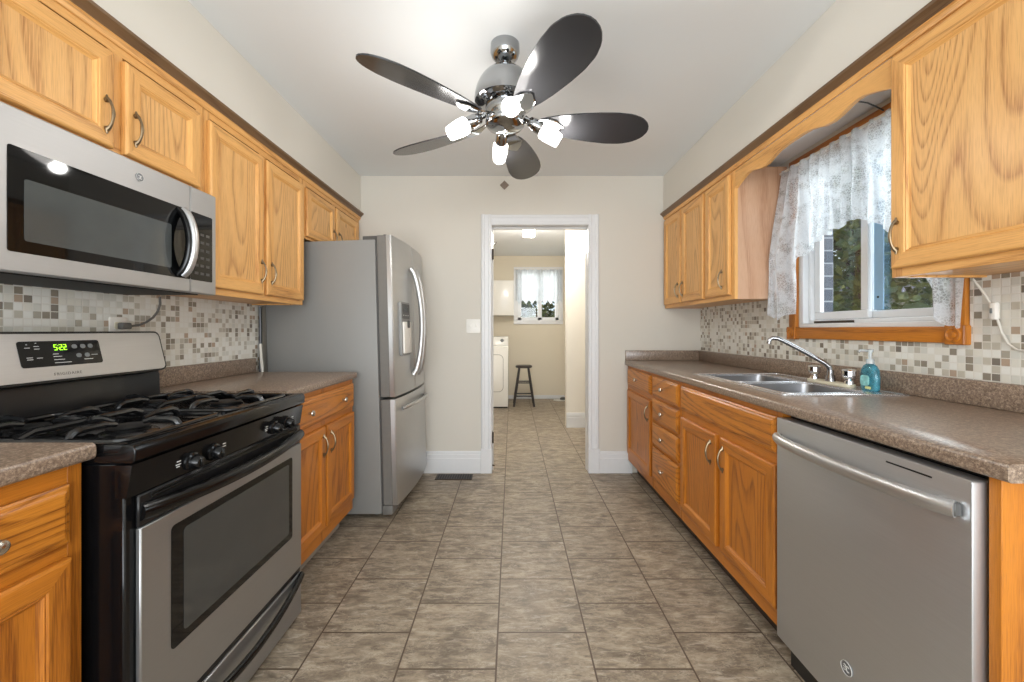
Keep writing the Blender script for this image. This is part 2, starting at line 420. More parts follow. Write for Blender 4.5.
for x0, x1, z0, z1 in ((-XW-.14, DX0-.018, 0, ZC), (DX1+.018, XW+.1, 0, ZC), (DX0-.018, DX1+.018, DZ+.018, ZC)): w.box(x0, x1, YB, YB+.12, z0, z1, 0)
struct(w, 'wall_back')
w = MB().mat('wall')                             # unseen rear wall, its wide opening added to let fill light in
for x0, x1, z0, z1 in ((-XW-.14, -1.4, 0, ZC), (1.4, XW+.1, 0, ZC), (-1.4, 1.4, 2.36, ZC)): w.box(x0, x1, YR-.12, YR, z0, z1, 0)
struct(w, 'wall_rear')
SF = 1.246
struct(MB().box(-XW+.0005, -SF, YR+.01, YB-.0005, 2.131, ZC-.0005, 0), 'wall_soffit_left', 'soffit')
m = MB(); m.mat('soffit').box(SF, XW-.0005, YR+.01, YB-.0005, 2.133, ZC-.0005, 0); m.mat('underside').box(SF+.002, XW-.001, YR+.02, YB-.001, 2.131, 2.133, 0)
struct(m, 'wall_soffit_right')

# laundry shell beyond the door
struct(MB().box(-1.5, -1.4, YB+.12, YL, 0, ZC, 0), 'wall_laundry_left', 'laundry')
LWX0, LWX1, LWZ0, LWZ1 = .10, .80, 1.34, 2.18
w = MB()
for x0, x1, z0, z1 in ((-1.5, LWX0, 0, ZC), (LWX1, 1.5, 0, ZC), (LWX0, LWX1, 0, LWZ0), (LWX0, LWX1, LWZ1, ZC)): w.box(x0, x1, YL, YL+.12, z0, z1, 0)
struct(w, 'wall_laundry_back', 'laundry')
struct(MB().box(.655, 1.7, 4.88, 5.0, 0, ZC, 0).box(.905, 1.7, 5.0, YL, 0, ZC, 0), 'wall_laundry_right', 'pillar')
struct(MB().box(1.6, 1.7, YB+.12, 4.88, 0, ZC, 0), 'wall_passage_right', 'pillar')

def baseboard(name, x0, x1, yf, s=-1):
    prof = [(0, 0), (.018, 0), (.018, .118), (.014, .124), (.014, .150), (.010, .156), (.010, .168), (.004, .178), (0, .178)]
    m = MB(); pts = [(yf+s*d, z) for d, z in prof]
    m.prism(pts, 'x', x0, x1); return struct(m, name, 'white_trim')
baseboard('baseboard_back_left', -.90, DX0-.092, YB-.0005)
baseboard('baseboard_back_right', DX1+.092, .985, YB-.0005)
baseboard('baseboard_laundry_right', .655, 1.6, 4.8795)
struct(MB().box(-1.4, .9, YL-.012, YL-.0005, 0, .06, .003), 'baseboard_laundry_back', 'white_trim')

# door casing, jambs and plinth blocks (the door itself has been taken off)
m = MB().mat('white_trim')
cw, ct = .088, .018
def casing_leg(x0, x1):
    # fluted casing: stepped profile across its width
    a = min(x0, x1); n = [(0, .012), (.010, .020), (.024, .020), (.030, .014), (.058, .014), (.064, .020), (.080, .020), (.088, .010)]
    pts = [(a, YB)]+[(a+u, YB-d) for u, d in n]+[(a+.088, YB)]
    return pts
m.prism(casing_leg(DX0-cw, DX0), 'z', .20, DZ+cw)
m.prism(casing_leg(DX1, DX1+cw), 'z', .20, DZ+cw)
hp = [(YB, DZ)]+[(YB-d, DZ+u) for u, d in [(0, .012), (.010, .020), (.024, .020), (.030, .014), (.058, .014), (.064, .020), (.080, .020), (.088, .010)]]+[(YB, DZ+cw)]
m.prism(hp, 'x', DX0-.01, DX1+.01)
m.box(DX0-cw-.004, DX0+.002, YB-.026, YB, 0, .20, .003).box(DX1-.002, DX1+cw+.004, YB-.026, YB, 0, .20, .003)
m.box(DX0-.0175, DX0, YB-.004, YB+.13, 0, DZ, .001).box(DX1, DX1+.0175, YB-.004, YB+.13, 0, DZ, .001).box(DX0-.017, DX1+.017, YB-.004, YB+.13, DZ, DZ+.0175, .001)
m.box(DX0, DX0+.008, YB+.06, YB+.1, 0, DZ, .002).box(DX1-.003, DX1, YB+.06, YB+.1, 0, DZ, .001).box(DX0, DX1, YB+.06, YB+.1, DZ-.011, DZ, .002)
fr = struct(m, 'trim_1')
for z in (1.80, .285):
    h = MB(); h.mat('bronze').box(DX0+.0005, DX0+.0045, YB+.012, YB+.05, z-.045, z+.045, .001)
    h.tube([(DX0+.008, YB+.008, z-.045), (DX0+.008, YB+.008, z+.045)], .006, 8)
    h.build('hinge', fr)
h = MB().mat('bronze').tube([(DX0+.001, YB+.02, 1.885), (DX0+.03, YB+.02, 1.885), (DX0+.035, YB+.02, 1.90)], .004, 6); h.build('door_hook', fr)
h = MB().mat('bronze').tube([(DX0+.001, YB+.02, .055), (DX0+.022, YB+.02, .05)], .006, 6); h.build('door_stop', fr)

# ------------------------------------------------------------------ cabinets
PROF = [(0, 0), (0, .013), (.003, .017), (.007, .0185), (.046, .0185), (.049, .0155), (.052, .0165), (.056, .012), (.062, .008)]
def door(parent, s, xb, y0, y1, z0, z1, prof=PROF, name='door', fin='oak'):
    m = MB(); vk, hk, panel = fin+'_z', fin+'_y', fin+'_panel'
    loops = []
    for i, h in prof:
        loops.append([(xb-s*h, y0+i, z0+i), (xb-s*h, y1-i, z0+i), (xb-s*h, y1-i, z1-i), (xb-s*h, y0+i, z1-i)])
    L = [[m.bm.verts.new(p) for p in lp] for lp in loops]
    m.mat(vk); m.mat(hk)
    for a, b_ in zip(L, L[1:]):
        for i in range(4):
            f = m.bm.faces.new([a[i], a[(i+1) % 4], b_[(i+1) % 4], b_[i]]); f.material_index = 1 if i in (0, 2) else 0
    m.bm.faces.new(L[0][::-1]); m.bm.faces.new(L[-1])
    d = m.build(name, parent, smooth=0)
    i, h = prof[-1]
    p = MB(); p.mat(panel)
    p.prism(rrect(y0+i-.002, y1-i+.002, z0+i-.002, z1-i+.002, .001, 1), 'x', xb-s*(h-.002), xb-s*(h+.0006)); p.build('panel', d, smooth=0)
    return d
def drawer(parent, s, xb, y0, y1, z0, z1):
    prof = [(0, 0), (0, .010), (.004, .013), (.010, .0145), (.014, .018), (.018, .0192)]
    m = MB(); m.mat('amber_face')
    m.loft([[(xb-s*h, y0+i, z0+i), (xb-s*h, y1-i, z0+i), (xb-s*h, y1-i, z1-i), (xb-s*h, y0+i, z1-i)] for i, h in prof])
    return m.build('drawer', parent, smooth=0)
def pull(parent, s, xf, y, zc, ln=.094, mat='pewter'):
    """arched cabinet pull with flared ends; s = side of the room"""
    n = 14; pts, rs = [], []
    for k in range(n+1):
        t = k/n; z = zc+(t-.5)*ln; e = math.sin(PI*t)
        pts.append((xf-s*(.005+.019*e**.6), y, z)); rs.append((.0036+.0026*(abs(t-.5)*2)**6+.0012*math.exp(-((t-.5)/.12)**2)))
    m = MB(); m.mat(mat).tube(pts, rs, 8)
    for q in (-1, 1):
        zz = zc+q*ln*.5
        m.tube([(xf-s*.0005, y, zz-q*.004), (xf-s*.007, y, zz-q*.004)], .007, 8)
        m.tube([(xf-s*.004, y, zz-q*.006), (xf-s*.004, y, zz+q*.012)], [.006, .002], 8)
    return m.build('handle', parent)
def knob(parent, s, xf, y, z, r=.0145, mat='nickel', name='knob'):
    m = MB(); m.mat(mat)
    m.lathe([(.006, .0005), (.0055, .010), (r*.8, .014), (r, .019), (r*.85, .024), (r*.4, .027)], (xf, y, z), (-s, 0, 0), 16)
    return m.build(name, parent)
XU, XD = 1.255, 1.237            # face frame and door front of the wall cabinets
XBF = .952                       # face frame of the base cabinets
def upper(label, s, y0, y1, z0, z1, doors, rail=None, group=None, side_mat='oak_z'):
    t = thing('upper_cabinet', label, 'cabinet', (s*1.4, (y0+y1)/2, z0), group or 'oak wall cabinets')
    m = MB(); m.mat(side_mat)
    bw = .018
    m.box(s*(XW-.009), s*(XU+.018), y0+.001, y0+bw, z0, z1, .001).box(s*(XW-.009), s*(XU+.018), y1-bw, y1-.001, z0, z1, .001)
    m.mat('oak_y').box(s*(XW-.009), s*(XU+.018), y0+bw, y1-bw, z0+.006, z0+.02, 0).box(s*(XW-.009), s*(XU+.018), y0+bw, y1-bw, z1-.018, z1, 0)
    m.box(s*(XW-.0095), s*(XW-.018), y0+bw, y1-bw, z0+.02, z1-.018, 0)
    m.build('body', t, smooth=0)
    f = MB(); f.mat('oak_z').box(s*(XU+.018), s*XU, y0+.001, y0+.036, z0, z1, .001).box(s*(XU+.018), s*XU, y1-.036, y1-.001, z0, z1, .001)
    ym = (doors[0][1]+doors[1][0])/2 if len(doors) > 1 else None
    for a, b_ in zip(doors, doors[1:]):
        c = (a[1]+b_[0])/2; f.box(s*(XU+.018), s*XU, c-.025, c+.025, z0+.034, z1-.045, .001)
    f.mat('oak_y').box(s*(XU+.018), s*XU, y0+.036, y1-.036, z0, z0+.034, .001).box(s*(XU+.018), s*XU, y0+.036, y1-.036, z1-.045, z1, .001)
    f.build('face_frame', t, smooth=0)
    for (a, b_, za, zb, hy, hz) in doors:
        d = door(t, s, s*(XU-.0005), a, b_, za, zb)
        if hy is not None: pull(d, s, s*(XU-.019), hy, hz)
    return t
upper('oak wall cabinet over the microwave with two short doors', -1, .905, 1.645, 1.716, 2.094,
      [(.925, 1.262, 1.737, 2.035, 1.232, 1.83), (1.300, 1.612, 1.737, 2.035, 1.328, 1.83)])
upper('oak wall cabinet with two tall doors between microwave and fridge', -1, 1.645, 2.428, 1.322, 2.094,
      [(1.664, 2.026, 1.350, 2.035, 1.998, 1.462), (2.050, 2.412, 1.350, 2.035, 2.082, 1.462)])
upper('short oak wall cabinet above the refrigerator', -1, 2.428, 3.322, 1.729, 2.094,
      [(2.449, 2.835, 1.742, 2.035, 2.806, 1.81), (2.862, 3.262, 1.742, 2.035, 2.892, 1.81)])
upper('oak wall cabinet with three narrow doors in the far right corner', 1, 2.281, 3.322, 1.348, 2.094,
      [(2.318, 2.600, 1.375, 2.060, 2.385, 1.47), (2.632, 2.962, 1.375, 2.060, 2.934, 1.47), (2.985, 3.300, 1.375, 2.060, 3.02, 1.47)], side_mat='oak_window_lit')
upper('large oak wall cabinet beside the window, nearest on the right', 1, .72, 1.339, 1.345, 2.094,
      [(.74, 1.325, 1.372, 2.060, 1.300, 1.475)])

# crown mouldings under the soffits
def crown(s, y0, y1, label):
    m = MB()
    m.mat('oak_y').prism([(s*(XU-.0012), 2.075), (s*(XU-.006), 2.076), (s*(XU-.010), 2.084), (s*(XU-.010), 2.094), (s*(XU-.014), 2.098), (s*(XU-.0012), 2.098)], 'y', y0, y1)
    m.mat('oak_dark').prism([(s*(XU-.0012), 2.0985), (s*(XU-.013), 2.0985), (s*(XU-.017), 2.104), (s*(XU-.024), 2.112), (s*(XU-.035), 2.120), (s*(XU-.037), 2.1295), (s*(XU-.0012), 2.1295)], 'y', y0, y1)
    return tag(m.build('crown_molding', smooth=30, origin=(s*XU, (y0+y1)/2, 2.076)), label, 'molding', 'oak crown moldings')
crown(-1, -.6, 3.330, 'oak crown molding along the top of the left wall cabinets')
crown(1, .3, 3.330, 'oak crown molding along the top of the right wall cabinets')

# scalloped valance board over the sink window
vp = [(.468, 1.972), (.44, 1.985), (.40, 2.000), (.36, 2.012), (.33, 2.014), (.30, 2.008), (.26, 1.996), (.22, 1.990), (.18, 1.994), (.14, 2.008), (.10, 2.018), (.05, 2.022), (0, 2.022)]
pts = [(1.81-t*1.0, z) for t, z in vp]+[(1.81+t, z) for t, z in vp[::-1][1:]]
pts = [(min(max(y, 1.3405), 2.2795), z) for y, z in pts]
pts += [(2.2795, 2.074), (1.3405, 2.074)]
tag(MB().mat('oak_y').prism(pts, 'x', XU+.001, XU+.019).build('valance_board', smooth=30, origin=(XU+.01, 1.81, 1.99)), 'scalloped oak valance board bridging the cabinets above the sink window', 'valance')

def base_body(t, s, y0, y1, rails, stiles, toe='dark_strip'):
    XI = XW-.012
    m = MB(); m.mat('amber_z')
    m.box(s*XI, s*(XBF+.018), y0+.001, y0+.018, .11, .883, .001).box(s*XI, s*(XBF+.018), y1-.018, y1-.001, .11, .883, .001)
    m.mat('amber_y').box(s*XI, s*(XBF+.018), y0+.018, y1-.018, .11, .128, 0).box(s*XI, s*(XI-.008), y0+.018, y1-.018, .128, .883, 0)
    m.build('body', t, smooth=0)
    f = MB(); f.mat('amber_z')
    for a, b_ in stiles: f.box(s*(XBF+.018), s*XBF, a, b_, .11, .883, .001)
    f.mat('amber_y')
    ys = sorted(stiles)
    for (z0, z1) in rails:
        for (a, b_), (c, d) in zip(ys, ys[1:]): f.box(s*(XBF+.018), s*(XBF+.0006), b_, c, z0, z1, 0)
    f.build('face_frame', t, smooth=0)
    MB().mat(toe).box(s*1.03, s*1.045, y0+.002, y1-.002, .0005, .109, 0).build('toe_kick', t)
XF = XBF-.0005
def base(label, s, y0, y1, drawers, doors, rails, extra=(), toe='dark_strip', false=()):
    t = thing('base_cabinet', label, 'cabinet', (s*1.25, (y0+y1)/2, 0), 'oak base cabinets')
    base_body(t, s, y0, y1, rails, [(y0+.001, y0+.03), (y1-.03, y1-.001)]+list(extra), toe)
    for (a, b_, z0, z1, kn) in drawers:
        d = drawer(t, s, s*XF, a, b_, z0, z1)
        for ky in kn: knob(d, s, s*(XF-.019), ky, (z0+z1)/2)
    for (a, b_, z0, z1, hy) in doors:
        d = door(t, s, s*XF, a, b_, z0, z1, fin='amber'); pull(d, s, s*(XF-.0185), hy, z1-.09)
    for (a, b_, z0, z1) in false:
        drawer(t, s, s*XF, a, b_, z0, z1).name = 'false_front'
    return t
R0 = (.11, .185); R1 = (.68, .745); R2 = (.855, .883)
base('oak base cabinet with one drawer and one door in the far right corner', 1, 2.731, 3.329, [(2.750, 3.285, .732, .866, (3.02,))],
     [(2.750, 3.285, .178, .69, 2.785)], (R0, R1, R2))
base('oak base cabinet with a stack of four drawers', 1, 2.272, 2.729,
     [(2.29, 2.705, .738, .866, (2.5,)), (2.29, 2.705, .582, .718, (2.5,)), (2.29, 2.705, .42, .562, (2.5,)), (2.29, 2.705, .186, .40, (2.5,))], [],
     (R0, (.395, .425), (.558, .588), (.714, .742), R2))
base('wide oak sink base cabinet with two doors and a false drawer front', 1, 1.426, 2.270, [],
     [(1.862, 2.252, .178, .69, 1.902), (1.444, 1.822, .178, .69, 1.79)], (R0, R1, R2), extra=[(1.82, 1.864)], false=[(1.444, 2.252, .732, .862)])
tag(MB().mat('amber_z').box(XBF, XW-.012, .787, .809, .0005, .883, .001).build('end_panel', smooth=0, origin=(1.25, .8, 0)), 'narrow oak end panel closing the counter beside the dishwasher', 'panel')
base('oak base cabinet with one wide drawer between range and fridge', -1, 1.672, 2.418, [(1.690, 2.400, .722, .858, (1.86, 2.23))],
     [(1.690, 2.034, .178, .69, 2.002), (2.052, 2.400, .178, .69, 2.086)], (R0, R1, R2), extra=[(2.02, 2.066)], toe='grey_strip')
base('oak base cabinet nearest the camera, at the left of the range', -1, .56, .897, [(.585, .862, .722, .846, (.722,))],
     [(.585, .862, .178, .69, .62)], (R0, R1, (.835, .883)))

# ------------------------------------------------------------------ countertops
def counter_edge(s, y0, y1, xa, xb):
    """slab with rolled front edge as a prism along y"""
    xf = s*.927
    pr = [(xb, .886), (xf+s*.006, .886), (xf+s*.001, .890), (xf, .897), (xf, .912), (xf+s*.002, .918), (xf+s*.008, .922), (xb, .922)]
    return pr
t = thing('countertop', 'long speckled brown countertop along the right wall holding the sink', 'countertop', (1.25, 2.04, .886), 'speckled brown countertops')
m = MB(); m.mat('laminate')
SX0, SX1, SY0, SY1 = 1.035, 1.487, 1.545, 2.270
m.prism(counter_edge(1, 0, 0, 0, SX0), 'y', .757, YB-.002)
m.box(SX0, XW-.010, .757, SY0, .886, .922, 0).box(SX0, XW-.010, SY1, YB-.002, .886, .922, 0).box(SX1, XW-.010, SY0, SY1, .886, .922, 0)
m.build('top', t, smooth=50)
m = MB(); m.mat('laminate').box(XW-.029, XW-.0095, .757, YB-.002, .9225, 1.006, .004, 2).box(.929, XW-.029, YB-.021, YB-.002, .9225, 1.006, .004, 2)
m.build('backsplash_curb', t, smooth=50)
def left_counter(y0, y1, label):
    t = thing('countertop', label, 'countertop', (-1.25, (y0+y1)/2, .886), 'speckled brown countertops')
    m = MB(); m.mat('laminate').prism(counter_edge(-1, 0, 0, 0, -XW+.010), 'y', y0, y1); m.build('top', t, smooth=50)
    m = MB(); m.mat('laminate').box(-XW+.029, -XW+.0095, y0, y1, .9225, 1.006, .004, 2); m.build('backsplash_curb', t, smooth=50)
left_counter(1.668, 2.424, 'short speckled brown countertop between range and refrigerator')
left_counter(.30, .903, 'speckled brown countertop corner at the near left of the range')

# ------------------------------------------------------------------ dishwasher
t = thing('dishwasher', 'stainless steel dishwasher with a bowed bar handle under the right counter', 'dishwasher', (1.25, 1.118, 0))
Y0, Y1 = .815, 1.422
MB().mat('black_satin').box(.975, 1.53, Y0+.004, Y1-.004, .0005, .878, .003).build('body', t)
xf = .928
m = MB(); m.mat('door_steel').prism(rrect(Y0+.002, Y1-.002, .105, .868, .006, 3), 'x', xf, .972, .003); d = m.build('door', t)
pts, rs = [], []
for k in range(21):
    u = k/20; pts.append((xf-.012-.034*math.sin(PI*u)**.55, Y0+.022+u*(Y1-Y0-.044), .802)); rs.append(.0145)
m = MB(); m.mat('steel').tube(pts, rs, 12, flat=1.2)
m.mat('dark_grey').box(xf-.0005, xf-.018, Y0+.018, Y0+.034, .788, .816, .003).box(xf-.0005, xf-.018, Y1-.034, Y1-.018, .788, .816, .003)
m.build('handle', d)
MB().mat('black_satin').box(xf-.0004, xf+.002, .895, 1.005, .845, .849, 0).build('vent_slot', d)
m = MB()
def badge(m, cx, cy, cz, s, r):
    """round appliance badge: ring and looping monogram on a wall facing s"""
    m.mat('logo_grey').lathe([(r, 0), (r, .0012), (r*.9, .0014)], (cx, cy, cz), (s, 0, 0), 24)
    m.mat('label_white')
    ring = [(cx+s*.0016, cy+r*.93*math.cos(a*PI/12), cz+r*.93*math.sin(a*PI/12)) for a in range(25)]
    m.tube(ring, r*.05, 5)
    for q in (-1, 1):
        lp = [(cx+s*.0016, cy+q*r*.26+r*.26*math.cos(a*PI/8)*q, cz+r*.36*math.sin(a*PI/8)) for a in range(2, 15)]
        m.tube(lp, r*.07, 5)
    m.tube([(cx+s*.0016, cy-r*.15, cz-.0), (cx+s*.0016, cy+r*.5, cz)], r*.05, 5)
badge(m, xf-.0004, 1.122, .236, -1, .020); m.build('badge', d)

# ------------------------------------------------------------------ sink, faucet, soap
t = thing('sink', 'double bowl stainless steel sink set into the right countertop', 'sink', (1.26, 1.93, .92))
X0, X1, YA, YM, YZ = 1.020, 1.502, 1.530, 1.908, 2.285
m = MB(); m.mat('sink_steel_shaded')
def cell(y0, y1, by0, by1):
    bx0, bx1 = 1.065, 1.385
    hole = rrect(bx0, bx1, by0, by1, .042, 6)
    cx, cy = (bx0+bx1)/2, (by0+by1)/2
    outer = []
    for px, py in hole:
        if True:
            # snap to the outer rectangle by direction from the hole's corners
            ox = X1 if px > bx1-.021 else X0 if px < bx0+.021 else None
            oy = y1 if py > by1-.021 else y0 if py < by0+.021 else None
            if ox is None and oy is None: ox = X1 if px > cx else X0
            qx = ox if ox is not None else px; qy = oy if oy is not None else py
            outer.append((qx, qy))
    zt = .9265
    loops = [[(x, y, .9225) for x, y in outer], [(x, y, zt) for x, y in outer]]
    loops.append([(x, y, zt) for x, y in rrect(bx0-.008, bx1+.008, by0-.008, by1+.008, .046, 6)])
    loops.append([(x, y, zt-.004) for x, y in hole])
    loops.append([(x, y, .80) for x, y in rrect(bx0+.008, bx1-.008, by0+.008, by1-.008, .055, 6)])
    loops.append([(x, y, .765) for x, y in rrect(bx0+.02, bx1-.02, by0+.02, by1-.02, .05, 6)])
    loops.append([(x, y, .752) for x, y in rrect(bx0+.06, bx1-.06, by0+.06, by1-.06, .04, 6)])
    m.mat('rim_steel_lit').loft(loops[:4], False, False); m.mat('sink_steel_shaded').loft(loops[3:], False, True)
cell(YA, YM, YA+.045, YM-.016); cell(YM, YZ, YM+.016, YZ-.045)
m.mat('rim_steel_lit')  # beads in the lighter steel, added to draw the rim's bright highlight lines
ol = rrect(X0+.003, X1-.003, YA+.003, YZ-.003, .02, 4); m.tube([(x, y, .9268) for x, y in ol+ol[:1]], .0032, 6)
for q0, q1 in ((YA+.045, YM-.016), (YM+.016, YZ-.045)):
    il = rrect(1.059, 1.391, q0-.006, q1+.006, .044, 6); m.tube([(x, y, .9268) for x, y in il+il[:1]], .003, 6)
rim = m.build('basin', t, smooth=35)
for yy in (1.733, 2.083):
    q = MB(); q.mat('chrome').lathe([(.001, .0006), (.02, .0006), (.021, .003), (.036, .003), (.038, .0006)], (1.225, yy, .752), (0, 0, 1), 20); q.build('drain', t)

t = thing('faucet', 'chrome two-handle faucet with a long low spout behind the sink', 'faucet', (1.44, 1.84, .9275))
FX = 1.445
m = MB(); m.mat('ivory_plate').prism([(x, y) for x, y in rrect(FX-.028, FX+.026, 1.715, 1.962, .026, 6)], 'z', .9275, .942, .004); m.build('base_plate', t)
m = MB(); m.mat('faucet_metal').lathe([(.020, 0), (.018, .02), (.014, .032), (.013, .05)], (FX, 1.838, .942), (0, 0, 1), 20)
sp = [(FX, 1.838, .985), (FX-.004, 1.839, 1.005), (FX-.02, 1.845, 1.022), (FX-.095, 1.868, 1.072), (FX-.18, 1.894, 1.124), (FX-.200, 1.900, 1.134), (FX-.218, 1.906, 1.136), (FX-.230, 1.910, 1.128), (FX-.234, 1.911, 1.108)]
m.tube(sp, [.0115, .0115, .0105, .010, .009, .009, .009, .009, .010], 12); m.build('spout', t)
for yy in (1.738, 1.936):
    m = MB(); m.mat('chrome').lathe([(.019, 0), (.017, .012), (.012, .018), (.022, .026), (.026, .034), (.026, .056), (.022, .062), (.008, .064)], (FX, yy, .942), (0, 0, 1), 12)
    m.build('faucet_handle', t, smooth=25)
t = thing('soap_bottle', 'teal liquid soap bottle with a clear pump behind the sink', 'soap bottle', (1.465, 1.63, .9275))
BX, BY = 1.455, 1.645
m = MB(); m.mat('teal_soap')
def oval(rx, ry, z): return [(BX+rx*math.cos(2*PI*k/24), BY+ry*math.sin(2*PI*k/24), z) for k in range(24)]
m.loft([oval(.020, .034, .928), oval(.023, .038, .932), oval(.023, .039, .98), oval(.022, .036, 1.01), oval(.017, .026, 1.028), oval(.012, .013, 1.036)]); m.build('bottle_body', t)
m = MB(); m.mat('soap_label').prism(rrect(BY-.022, BY+.018, .948, .99, .012, 5), 'x', BX-.0255, BX-.0232); m.mat('yellow_spot').prism(rrect(BY-.03, BY-.004, .936, .946, .004, 3), 'x', BX-.0255, BX-.0232); m.build('label', t)
m = MB(); m.mat('clear_plastic').lathe([(.014, 0), (.014, .018), (.006, .02), (.006, .045), (.011, .046), (.011, .058), (.004, .06)], (BX, BY, 1.0365), (0, 0, 1), 16)
m.tube([(BX, BY, 1.088), (BX-.03, BY+.012, 1.088), (BX-.036, BY+.014, 1.082)], .0055, 8); m.build('pump', t)

# ------------------------------------------------------------------ gas range
t = thing('gas_range', 'black and stainless gas range with four burners', 'range', (-1.2, 1.29, 0))
RY0, RY1 = .912, 1.662
XRF = -.876
m = MB(); m.mat('black_gloss').box(-1.50, XRF, RY0+.003, RY1-.003, .03, .87, .004)
for yy in (RY0+.05, RY1-.05):
    for xx in (-1.46, -.93): m.lathe([(.018, 0), (.014, .03)], (xx, yy, .001), (0, 0, 1), 12)
m.build('body', t)
# cooktop pan with raised rim
m = MB(); m.mat('black_gloss')
pts = [(-1.50, .871), (-.858, .871), (-.850, .877), (-.848, .900), (-.853, .911), (-.862, .914), (-.880, .914), (-.890, .896), (-1.425, .896), (-1.430, .914), (-1.50, .914)]
m.prism(pts, 'y', RY0, RY1, .004)
m.box(-1.43, -.88, RY0+.002, RY0+.022, .89, .914, .004, 2).box(-1.43, -.88, RY1-.022, RY1-.002, .89, .914, .004, 2)
ck = m.build('cooktop', t)
BUR = [(-1.04, 1.10, .046), (-1.30, 1.10, .036), (-1.04, 1.475, .05), (-1.30, 1.475, .034)]
for bx, by, r in BUR:
    q = MB(); q.mat('cast_iron').lathe([(r+.018, .0), (r+.014, .004), (r, .006), (r, .012), (r*.8, .013)], (bx, by, .8965), (0, 0, 1), 24)
    q.mat('black_matte').lathe([(r*.92, .0132), (r*.95, .017), (r*.8, .020), (.001, .021)], (bx, by, .8965), (0, 0, 1), 24); q.build('burner', t)
def grate(y0, y1):
    m = MB(); m.mat('cast_iron'); x0, x1, zt = -1.405, -.905, .928
    lp = rrect(x0, x1, y0, y1, .035, 5); m.tube([(x, y, zt-.016) for x, y in lp]+[(lp[0][0], lp[0][1], zt-.016)], .0072, 8)
    cy = (y0+y1)/2; xm = (x0+x1)/2
    m.tube([(xm, y0, zt-.012), (xm, y0+.03, zt), (xm, y1-.03, zt), (xm, y1, zt-.012)], .0085, 8)
    for bx in (-1.04, -1.285):
        lo, hi = (x0, xm) if bx < xm else (xm, x1)
        r = .028
        for k in (0, 1):                              # fingers from the sides, rising from the frame and rounded over
            ye = y0 if k == 0 else y1; sg = 1 if k == 0 else -1
            m.tube([(bx, ye, zt-.018), (bx, ye+sg*.012, zt-.002), (bx, ye+sg*.03, zt+.004), (bx, cy-sg*(r+.045), zt+.004), (bx, cy-sg*(r+.012), zt-.004)], [.007, .009, .009, .007, .0055], 8, flat=1.1)
        for xe, sg in ((lo, 1), (hi, -1)):
            m.tube([(xe, cy, zt-.014), (xe+sg*.012, cy, zt), (xe+sg*.03, cy, zt+.004), (bx-sg*(r+.04), cy, zt+.004), (bx-sg*(r+.01), cy, zt-.004)], [.007, .009, .009, .007, .0055], 8, flat=1.1)
    for x in (x0+.03, x1-.03):
        for y in (y0+.004, y1-.004): m.tube([(x, y, .8975), (x, y, zt-.014)], .008, 8)
    return m.build('grate', t)
grate(.945, 1.262); grate(1.312, 1.630)
# control fascia with knobs
m = MB(); m.mat('black_gloss').prism([(XRF-.02, .792), (-.868, .792), (-.856, .868), (XRF-.02, .868)], 'y', RY0, RY1, .003); cp = m.build('control_panel', t)
for i, yy in enumerate((1.087, 1.168, 1.462, 1.543)):
    ax = Vector((1, 0, -.16)).normalized()
    m = MB(); m.mat('black_gloss').lathe([(.025, .0), (.024, .006), (.019, .009), (.017, .026), (.014, .030), (.001, .031)], (-.8625, yy, .822), ax, 20)
    m.box(-.842, -.828, yy-.004, yy+.004, .806, .834, .003)
    m.build('knob', cp)
    m = MB(); m.mat('label_white')
    q = -1 if i in (0, 2) else 1
    for dz, ln in ((.008, .012), (.0, .016), (-.006, .010)):
        m.box(-.8612+.16*dz, -.8602+.16*dz, yy+q*.042-ln/2, yy+q*.042+ln/2, .826+dz-.0012, .826+dz+.0012, 0)
    m.build('knob_marking', cp)
# oven door
DY0, DY1, XO = RY0+.028, RY1-.004, -.862
m = MB(); m.mat('range_steel').box(-.8755, XO, DY0, DY1, .208, .712, .003); m.mat('black_satin').box(-.8755, XO-.004, DY0, DY1, .7125, .788, .003)
for z in (.774, .781): m.mat('black_gloss').box(XO-.0045, XO-.0005, DY0+.03, DY1-.03, z-.003, z+.003, .001)
od = m.build('door', t)
m = MB(); m.mat('black_glass').prism(rrect(1.024, 1.588, .360, .676, .012, 4), 'x', XO-.001, XO+.0012); m.build('window_border', od)
m = MB(); m.mat('oven_glass').prism(rrect(1.062, 1.562, .385, .655, .010, 4), 'x', XO+.0013, XO+.0022); m.build('window', od)
pts = []; rs = []
for k in range(25):
    u = k/24; pts.append((XO-.006+.030*math.sin(PI*u)**.7, DY0+.004+u*(DY1-DY0-.008), .748-.012*math.sin(PI*u))); rs.append(.019)
MB().mat('black_gloss').tube(pts, rs, 12, flat=1.1).build('handle', od)
# storage drawer
m = MB(); m.mat('range_steel').box(-.8755, XO, DY0, DY1, .02, .186, .003); m.mat('black_satin').box(-.8755, XO-.006, DY0, DY1, .1865, .204, .001); dr = m.build('drawer', t)
pts = []; rs = []
for k in range(25):
    u = k/24; pts.append((XO+.004+.026*math.sin(PI*u)**.8, DY0+.006+u*(DY1-DY0-.012), .176-.042*math.sin(PI*u)**.9)); rs.append(.011)
MB().mat('black_gloss').tube(pts, rs, 10, flat=1.3).build('handle', dr)
